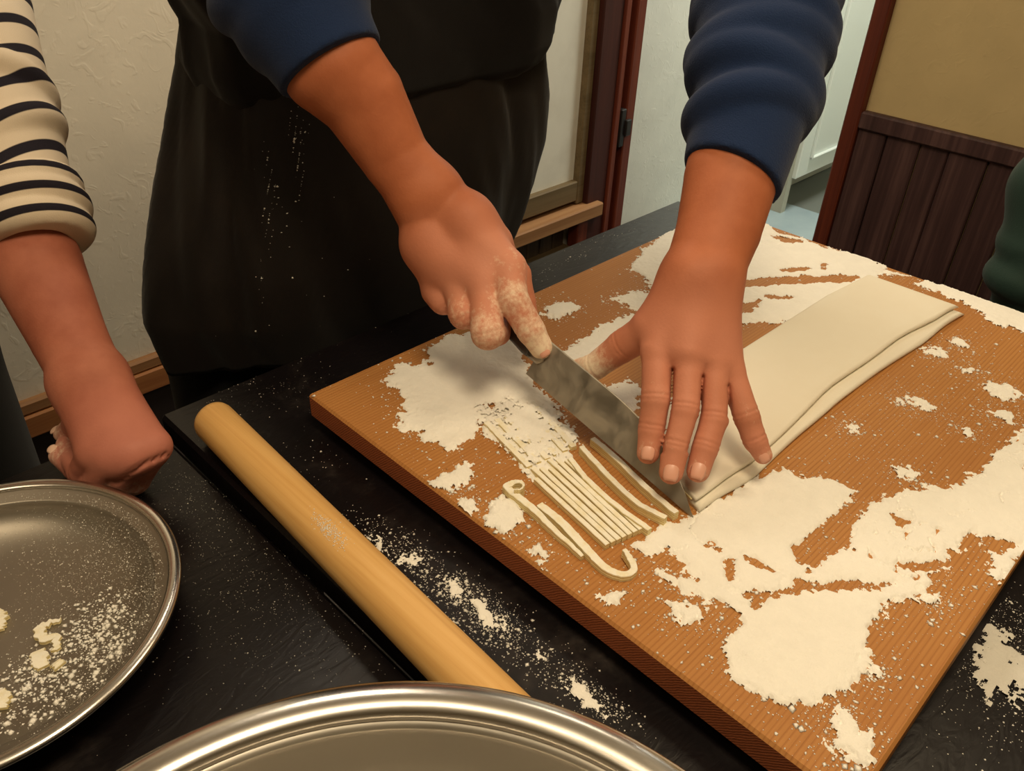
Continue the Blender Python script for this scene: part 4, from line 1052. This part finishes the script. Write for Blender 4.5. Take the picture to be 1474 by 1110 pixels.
V, Q = joinm([SL, SR, ST])
link('sweater', fast_mesh('sweater', V, Q), [M['navy']], cook)

# --- apron: lofted cloth around the hips with soft folds
def loft(name, secs, mat, parent, nth=120, fold=.006, seed=0, nz=60, thick=None, hem=True):
    """secs: (z, xleft, xright, yfront, yback) from bottom to top; closed tube of cloth"""
    S = np.array(secs); zz = np.linspace(S[0, 0], S[-1, 0], nz)
    cols = [np.interp(zz, S[:, 0], S[:, k]) for k in range(1, 5)]
    th = np.linspace(0, 2*np.pi, nth, endpoint=False)
    Zg, Tg = np.meshgrid(zz, th, indexing='ij')
    xl, xr, yf, yb = (c[:, None] for c in cols)
    e = .75
    ct, st = np.cos(Tg), np.sin(Tg)
    sg = lambda v: np.sign(v)*np.abs(v)**e
    cxx = (xl+xr)/2; hx = (xr-xl)/2; cy_ = (yf+yb)/2; hy = (yb-yf)/2
    f = fbm(Tg*1.2+Zg*2.2, Zg*1.2, 2.6, 3, seed)*fold*1.5+fold*.6*np.sin(Tg*7+Zg*9+seed)*np.exp(-(Zg-S[0, 0])*3)
    X = cxx+(hx+f)*sg(ct); Y = cy_+(hy+f)*sg(st); 
    V = np.stack([X, Y, Zg+.0*X], 2)
    inner = np.stack([cxx+(hx+f-.004)*sg(ct), cy_+(hy+f-.004)*sg(st), Zg], 2)
    V = np.concatenate([V.reshape(-1, 3), inner.reshape(-1, 3)]); n_ = nz*nth
    idx = np.arange(n_).reshape(nz, nth); nx = np.roll(idx, -1, 1)
    Q1 = np.stack([idx[:-1], nx[:-1], nx[1:], idx[1:]], 2).reshape(-1, 4)
    Q2 = Q1[:, ::-1]+n_
    Q3 = np.stack([idx[0]+n_, nx[0]+n_, nx[0], idx[0]], 1); Q4 = np.stack([idx[-1], nx[-1], nx[-1]+n_, idx[-1]+n_], 1)
    return link(name, fast_mesh(name, V, np.concatenate([Q1, Q2, Q3, Q4])), [mat], parent)
loft('apron', [(.835, .345, .940, .835, 1.12), (.90, .340, .958, .822, 1.12), (.96, .365, .975, .818, 1.12), (1.03, .398, .992, .820, 1.12), (1.10, .430, 1.002, .828, 1.12), (1.18, .463, 1.005, .84, 1.12), (1.30, .49, 1.00, .86, 1.12)], M['apron'], cook, 160, .012, 2)
loft('apron_bib', [(1.150, .475, .985, .842, 1.115), (1.165, .462, 1.005, .826, 1.125), (1.19, .458, 1.022, .816, 1.13), (1.24, .470, 1.035, .812, 1.13), (1.34, .43, 1.02, .82, 1.12), (1.46, .50, .90, .84, 1.08)], M['shirt_black'], cook, 160, .012, 5)
F = Field((.2, .75, .0), (1.1, 1.3, .95), .010)
for sx, tx in ((.485, .455), (.80, .83)):
    F.cone((sx, 1.0, .86), (tx, 1.02, .45), .125, .10, .03); F.cone((tx, 1.02, .45), (tx, 1.03, .08), .10, .085, .03)
F.cone((.50, 1.0, .86), (.80, 1.0, .86), .12, .12, .04)
F.plane((0, 0, .07), (0, 0, -1)); F.plane((0, 0, .93), (0, 0, 1))
V, Q = F.mesh(2); link('trousers', fast_mesh('trousers', V, Q), [M['trousers']], cook)
for tx in (.455, .83):
    F = Field((tx-.1, .75, -.02), (tx+.1, 1.2, .16), .008)
    F.ell((tx, .95, .045), (.05, .145, .045), .02); F.ell((tx, 1.03, .07), (.045, .065, .065), .03); F.plane((0, 0, .002), (0, 0, -1))
    V, Q = F.mesh(2); link('shoe', fast_mesh('shoe', V, Q), [M['shoe']], cook)
# flour flecks caught on the apron
apr = [o for o in C.objects if o.name == 'apron'][0]
pp = []
for c, n, sx, sz_ in [((.482, .83, 1.150), 45, .014, .018), ((.460, .83, 1.12), 50, .020, .022), ((.435, .83, 1.085), 45, .022, .028), ((.41, .83, 1.03), 16, .02, .03), ((.50, .83, .98), 8, .05, .05), ((.40, .83, .93), 8, .04, .04)]:
    for i in range(n):
        q = Vector((c[0]+rng.normal(0, sx), .80, c[2]+rng.normal(0, sz_)))
        ok, lo_, nr_, ix = apr.closest_point_on_mesh(q)
        if ok: pp.append(lo_+nr_*.0003)
specks('flour_flecks', np.array(pp), rng.lognormal(-7.3, .5, len(pp)).clip(.0003, .002), None, M['flour_grey'], .8, cook)

# ================================================================== the helper at the left, leaning on a fist
hp = empty('person', (-.02, 1.12, 0), 'person in striped jersey with rolled cuff leaning a fist on the lower black table', 'person')
wa, wb_ = (0.1918,0.7952,0.9539), (0.2074,0.7877,0.9575)
hI = ([(0.2101,0.6888,0.9245), (0.1906,0.7104,0.8795), (0.1834,0.7516,0.8708), (0.1840,0.7860,0.8743)], [.0178, .0160, .0135, .0115])
hM = ([(0.1915,0.6926,0.9245), (0.1734,0.7113,0.8834), (0.1685,0.7511,0.8759), (0.1694,0.7888,0.8759)], [.0182, .0160, .0135, .0115])
hR = ([(0.1758,0.7028,0.9234), (0.1602,0.7213,0.8867), (0.1556,0.7620,0.8803), (0.1506,0.7960,0.8809)], [.0172, .0150, .0128, .0108])
hP = ([(0.1666,0.7219,0.9223), (0.1542,0.7416,0.8901), (0.1578,0.7873,0.8832), (0.1612,0.8037,0.8857)], [.0158, .0135, .0115, .0100])
hT = ([(0.1863,0.7882,0.9320), (0.1782,0.8011,0.9081), (0.1732,0.8114,0.8956), (0.1660,0.8195,0.8890)], [.018, .0150, .0125, .0105])
palm = [(wb_, hI[0][0], .0245, .0178), (wb_, hM[0][0], .0245, .0180), (wa, hM[0][0], .0245, .0180), (wa, hR[0][0], .0245, .0175), (wa, hP[0][0], .0245, .0160), (wa, hT[0][0], .024, .019)]
cA, eA = (0.2156,0.9233,1.0372), (0.2328,1.0185,1.0894)
F = Field(np.min([hI[0][1], hR[0][3], hT[0][3], wa, cA, eA, hP[0][1]], 0)-.07, np.max([hI[0][0], wb_, cA, eA, hT[0][2]], 0)+.07, .0015)
for a_, b_, c_ in ((wa, (0.1970,0.8455,0.9800), (0.2063,0.9265,1.0307)), (wb_, (0.2122,0.8375,0.9844), (0.2229,0.9173,1.0354))):
    F.limbs([([a_, b_, c_, eA], [.0250, .0280, .0365, .046])], .022)
hand_field(F, palm, [hI, hM, hR, hP, hT], .007, .016)
ax = np.array(wa)-np.array(cA); ax /= np.linalg.norm(ax)
for o_ in (-.004, .004, .010): F.crease((np.array(wa)+np.array(wb_))/2+ax*o_, ax, .04, .0008, .0011)
for dd in np.linspace(.775, .84, 12):
    for (pa, pb) in ((0, 1), (1, 2)):
        L3 = [(0.2117,0.8607,0.7664), (0.2429,0.8472,0.7858), (0.2666,0.8330,0.7966)]
        P3 = [np.array([0, 0, CZ])+(np.array(p)-np.array([0, 0, CZ]))*dd for p in L3]
        F.groove(P3[pa], P3[pb], .0035, .0026)
VA, QA = F.mesh(2)
VA[:, 2] = np.maximum(VA[:, 2], T2+.0004)
shA = np.array((.02, 1.14, 1.42)); hA_ = np.array((-.15, 1.05, 1.70))
F = Field((-.55, .75, .0), (.25, 1.45, 1.62), .012)
F.cone((-.22, 1.12, .95), (-.18, 1.14, 1.30), .13, .14, .05); F.cone((-.10, 1.12, .95), (-.12, 1.14, 1.30), .13, .14, .05)
F.cone((-.34, 1.15, 1.42), shA, .06, .06, .05); F.cone((-.16, 1.13, 1.40), hA_+np.array((0, .02, -.05)), .06, .052, .03)
F.cone(shA, eA, .052, .050, .03); F.cone((-.34, 1.15, 1.42), (-.42, 1.1, 1.12), .05, .042, .03); F.cone((-.42, 1.1, 1.12), (-.40, .98, .92), .042, .03, .03)
for sx in (-.25, -.06): F.cone((sx, 1.12, .9), (sx, 1.12, .2), .085, .05, .03)
VT, QT = F.mesh(1)
HV, HQ = head_mesh(hA_, .35, .45)
V, Q = joinm([(VA, QA), (VT, QT), (HV, HQ)])
bodyA = link('body', fast_mesh('body', V, Q), [M['skin_helper']], hp)
flr = np.maximum(dist_attr(V, [wa, wb_], .05)*.45, dist_attr(V, [hR[0][3], hT[0][3], hI[0][1], hM[0][1]], .05)*.55)
fattr(bodyA.data, 'flour', flr)
fattr(bodyA.data, 'red', dist_attr(V, [hI[0][0], hM[0][0], hR[0][3], hT[0][3], hI[0][1]], .09)*.9)
for fg, wd_, lg in ((hR, .0125, .012), (hT, .0120, .011)):
    P_ = np.array(fg[0][3]); d_ = P_-np.array(fg[0][2]); d_ /= np.linalg.norm(d_)
    nail(bodyA, P_+d_*.0035, d_, np.array((-.35, .25, .9)), wd_, lg, fg[1][3], M['nail_pale'])
hv, hq = hair_mesh(hA_, .35, .45); link('hair', fast_mesh('hair', hv, hq), [M['hair']], hp)
# jersey: sleeve with a rolled cuff
sx_ = [np.array((0.2235,0.9411,1.0636)), np.array((0.2561,1.0380,1.1427)), np.array((0.2873,1.1401,1.2166)), np.array((0.3148,1.2321,1.2764))]
F = Field(np.min(sx_, 0)-.10, np.max(sx_, 0)+.10, .003)
F.chain(sx_, [.0505, .0540, .0545, .062], .004)
ad = sx_[1]-sx_[0]; ad /= np.linalg.norm(ad)
ca_ = np.array((0.2274,0.9363,1.0682)); sdv = np.cross(ad, TOCAM(ca_)); sdv /= np.linalg.norm(sdv)
ring(F, np.array((0.2553,1.0253,1.1343)), ad-sdv*.3, .0465, .0075, .014, 26, .006, .002); ring(F, np.array((0.2727,1.0806,1.1765)), ad+sdv*.2, .0475, .0070, .016, 26, -.008, .002)
F.plane(np.array((0.2335,0.9576,1.0836)), -(ad-sdv*.15))
V1, Q1 = F.mesh(2)
F = Field(sx_[0]-.12, sx_[0]+.12, .0028)
ring(F, np.array((0.2265,0.9369,1.0642)), ad+sdv*.10, .0430, .0135, .010, 26, .004, .0008); ring(F, np.array((0.2328,0.9534,1.0787)), ad-sdv*.15, .0440, .0148, .006, 26, -.006, .0015); ring(F, np.array((0.2386,0.9675,1.0920)), ad-sdv*.25, .0435, .0125, .004, 26, -.005, .001)
F.plane(np.array((0.2215,0.9254,1.0510)), -(ad-sdv*.05))
V3, Q3 = F.mesh(2)
F = Field((-.55, .85, .85), (.25, 1.45, 1.6), .011)
F.cone((-.24, 1.12, .98), (-.20, 1.14, 1.34), .15, .15, .05); F.cone((-.08, 1.12, .98), (-.12, 1.14, 1.34), .15, .15, .05)
F.cone((-.34, 1.15, 1.42), shA, .078, .078, .05); F.cone(shA, sx_[3], .075, .066, .03); F.cone((-.34, 1.15, 1.42), (-.42, 1.1, 1.14), .072, .06, .03)
V2, Q2 = F.mesh(2)
V, Q = joinm([(V1, Q1), (V2, Q2)])
jer = link('striped_jersey', fast_mesh('striped_jersey', V, Q), [M['jersey']], hp)
t1 = ((V1-sx_[0])@ad); side = (V1-sx_[0])@sdv
PER = np.linalg.norm(sx_[2]-sx_[0])/6.0
fattr(jer.data, 'stripe', np.concatenate([t1/PER-side*11+.30, V2[:, 2]/PER])+40)
cf = link('rolled_cuff', fast_mesh('rolled_cuff', V3, Q3), [M['jersey']], hp)
fattr(cf.data, 'stripe', ((V3-sx_[0])@ad)/.027+((V3-sx_[0])@sdv)*-3.0+40.12)
F = Field((-.5, .85, .0), (.32, 1.4, 1.05), .010)
F.cone((-.26, 1.12, .93), (-.26, 1.12, .1), .14, .085, .03); F.cone((.03, 1.08, .93), (.06, 1.06, .1), .150, .105, .03); F.cone((-.25, 1.12, .95), (.02, 1.10, .95), .14, .15, .04)
F.plane((0, 0, .05), (0, 0, -1)); F.plane((0, 0, 1.02), (0, 0, 1))
V, Q = F.mesh(2); link('trousers', fast_mesh('trousers', V, Q), [M['trousers']], hp)
for tx in (-.26, .05):
    F = Field((tx-.1, .8, -.02), (tx+.1, 1.25, .16), .008)
    F.ell((tx, 1.0, .045), (.045, .13, .045), .02); F.ell((tx, 1.08, .06), (.04, .06, .06), .03); F.plane((0, 0, .002), (0, 0, -1))
    V, Q = F.mesh(2); link('shoe', fast_mesh('shoe', V, Q), [M['shoe']], hp)

# ================================================================== the onlooker at the right edge
on = empty('person', (1.62, .10, 0), 'person in dark green jacket standing beyond the far right edge of the board', 'person')
j0, j1, j2, j3 = np.array((1.4700,0.2936,1.0639)), np.array((1.4800,0.2639,1.0090)), np.array((1.4400,0.2390,0.8806)), np.array((1.4300,0.2276,0.8522))
hO = np.array((1.66, .10, 1.66))
F = Field((1.33, -.40, .0), (1.95, .55, 1.60), .011)
F.cone((1.67, .02, .92), (1.70, .03, 1.30), .12, .12, .05); F.cone((1.67, .12, .92), (1.70, .10, 1.30), .12, .12, .05)
F.cone((1.68, -.10, 1.40), (1.70, .22, 1.40), .06, .06, .05); F.cone((1.66, .09, 1.40), hO+np.array((.02, 0, -.05)), .058, .05, .03)
F.cone((1.70, .22, 1.40), (1.64, .235, 1.16), .048, .04, .03); F.cone((1.64, .235, 1.16), j1, .04, .036, .03); F.cone(j1, j2, .036, .03, .03)
F.cone((1.66, -.10, 1.40), (1.64, -.17, 1.12), .048, .04, .03); F.cone((1.64, -.17, 1.12), (1.56, -.15, .86), .04, .03, .03)
for sy in (0.0, .18): F.cone((1.65, sy, .9), (1.65, sy, .2), .085, .05, .03)
VT, QT = F.mesh(1)
hk = j2+np.array((.01, -.01, -.12)); F = Field(hk-.12, hk+.10, .003)
fg = []
for i, ln in enumerate((.072, .08, .075, .058)):
    b_ = hk+np.array((-.012, .028-.018*i, -.045)); fg.append(([b_, b_+np.array((-.006, 0, -ln*.45)), b_+np.array((.002, 0, -ln*.72)), b_+np.array((.012, 0, -ln*.9))], [.0095, .009, .0082, .007]))
tb = hk+np.array((-.02, .03, -.01)); fg.append(([tb, tb+np.array((-.014, .016, -.025)), tb+np.array((-.016, .018, -.048)), tb+np.array((-.014, .016, -.06))], [.014, .011, .010, .008]))
hand_field(F, [(hk+np.array((0, 0, .06)), f_[0][0], .022, .0115) for f_ in fg[:4]]+[(hk+np.array((0, 0, .03)), tb, .02, .014)], fg)
VH, QH = F.mesh(1)
HV, HQ = head_mesh(hO, -1.57, .3)
V, Q = joinm([(VT, QT), (VH, QH), (HV, HQ)])
bo = link('body', fast_mesh('body', V, Q), [M['skin_chef']], on); fattr(bo.data, 'flour', np.zeros(len(V))); fattr(bo.data, 'red', np.zeros(len(V)))
hv, hq = hair_mesh(hO, -1.57, .3); link('hair', fast_mesh('hair', hv, hq), [M['hair']], on)
F = Field((1.33, -.40, .70), (1.95, .55, 1.62), .008)
F.cone((1.68, .02, .84), (1.70, .03, 1.34), .14, .14, .05); F.cone((1.68, .12, .84), (1.70, .10, 1.34), .14, .14, .05)
F.cone((1.68, -.10, 1.42), (1.70, .22, 1.42), .08, .08, .05)
F.cone((1.70, .22, 1.40), (1.64, .235, 1.16), .075, .066, .03); F.cone((1.64, .235, 1.16), j1, .064, .056, .02); F.cone(j1, j2, .056, .046, .02); F.cone(j2, j2+np.array((.0, -.005, -.05)), .046, .040, .01)
ring(F, j2+np.array((.0, 0, -.012)), (0.05, .02, -1), .036, .020, .012, 24, .006, .003); ring(F, j2+np.array((.02, .005, .05)), (.1, .1, -1), .040, .014, .014, 24, -.01, .003)
F.cone((1.66, -.10, 1.40), (1.64, -.17, 1.12), .07, .06, .03); F.cone((1.64, -.17, 1.12), (1.57, -.15, .90), .058, .045, .03)
V, Q = F.mesh(2); link('jacket', fast_mesh('jacket', V, Q), [M['green_jacket']], on)
F = Field((1.4, -.3, .0), (1.9, .45, 1.0), .011)
for sy in (-.02, .2): F.cone((1.66, sy, .9), (1.66, sy, .1), .125, .08, .03)
F.plane((0, 0, .05), (0, 0, -1)); F.plane((0, 0, .95), (0, 0, 1))
V, Q = F.mesh(2); link('trousers', fast_mesh('trousers', V, Q), [M['trousers']], on)
for ty in (-.02, .2):
    F = Field((1.35, ty-.1, -.02), (1.85, ty+.1, .16), .008)
    F.ell((1.60, ty, .045), (.13, .045, .045), .02); F.ell((1.67, ty, .06), (.06, .04, .06), .03); F.plane((0, 0, .002), (0, 0, -1))
    V, Q = F.mesh(2); link('shoe', fast_mesh('shoe', V, Q), [M['shoe']], on)

# ------------------------------------------------------------------ scraps of dough lying in the shallow bowl
def scrap(pts, wd_, label, seed):
    rs = np.random.default_rng(seed); b_ = []
    for x, y in pts:
        rr = math.hypot(x-SX, y-SY); b_.append((x, y, float(bowl_z(rr))+.0006))
    return ribbon('dough_scrap', b_, wd_, [.003, .0045, .003], label, 'dough scraps in the shallow bowl', 'dough scrap', .001, seed=seed)
scrap([(0.0704,0.5904,0.8670)[:2], (0.0622,0.5930,0.8670)[:2], (0.0535,0.5910,0.8670)[:2], (0.0531,0.5776,0.8670)[:2], (0.0609,0.5742,0.8670)[:2], (0.0539,0.5615,0.8670)[:2]], [.003, .005, .009, .007, .006, .005], 'curled hook of dough in the middle of the shallow bowl', 71)
scrap([(0.0445,0.5704,0.8670)[:2], (0.0426,0.5608,0.8670)[:2], (0.0413,0.5510,0.8670)[:2]], [.010, .013, .008], 'flat white lump of dough below the curled hook in the shallow bowl', 72)
scrap([(0.0503,0.5489,0.8670)[:2], (0.0522,0.5425,0.8670)[:2]], [.007, .009], 'small dough crumb right of the flat lump in the shallow bowl', 73)
scrap([(0.0346,0.6374,0.8670)[:2], (0.0339,0.6247,0.8670)[:2], (0.0293,0.6139,0.8670)[:2]], [.007, .009, .006], 'dough scrap cut by the left picture edge, upper one in the bowl', 74)
scrap([(0.0090,0.5514,0.8670)[:2], (0.0088,0.5413,0.8670)[:2], (0.0043,0.5338,0.8670)[:2]], [.008, .011, .006], 'dough scrap cut by the left picture edge, lower one in the bowl', 75)
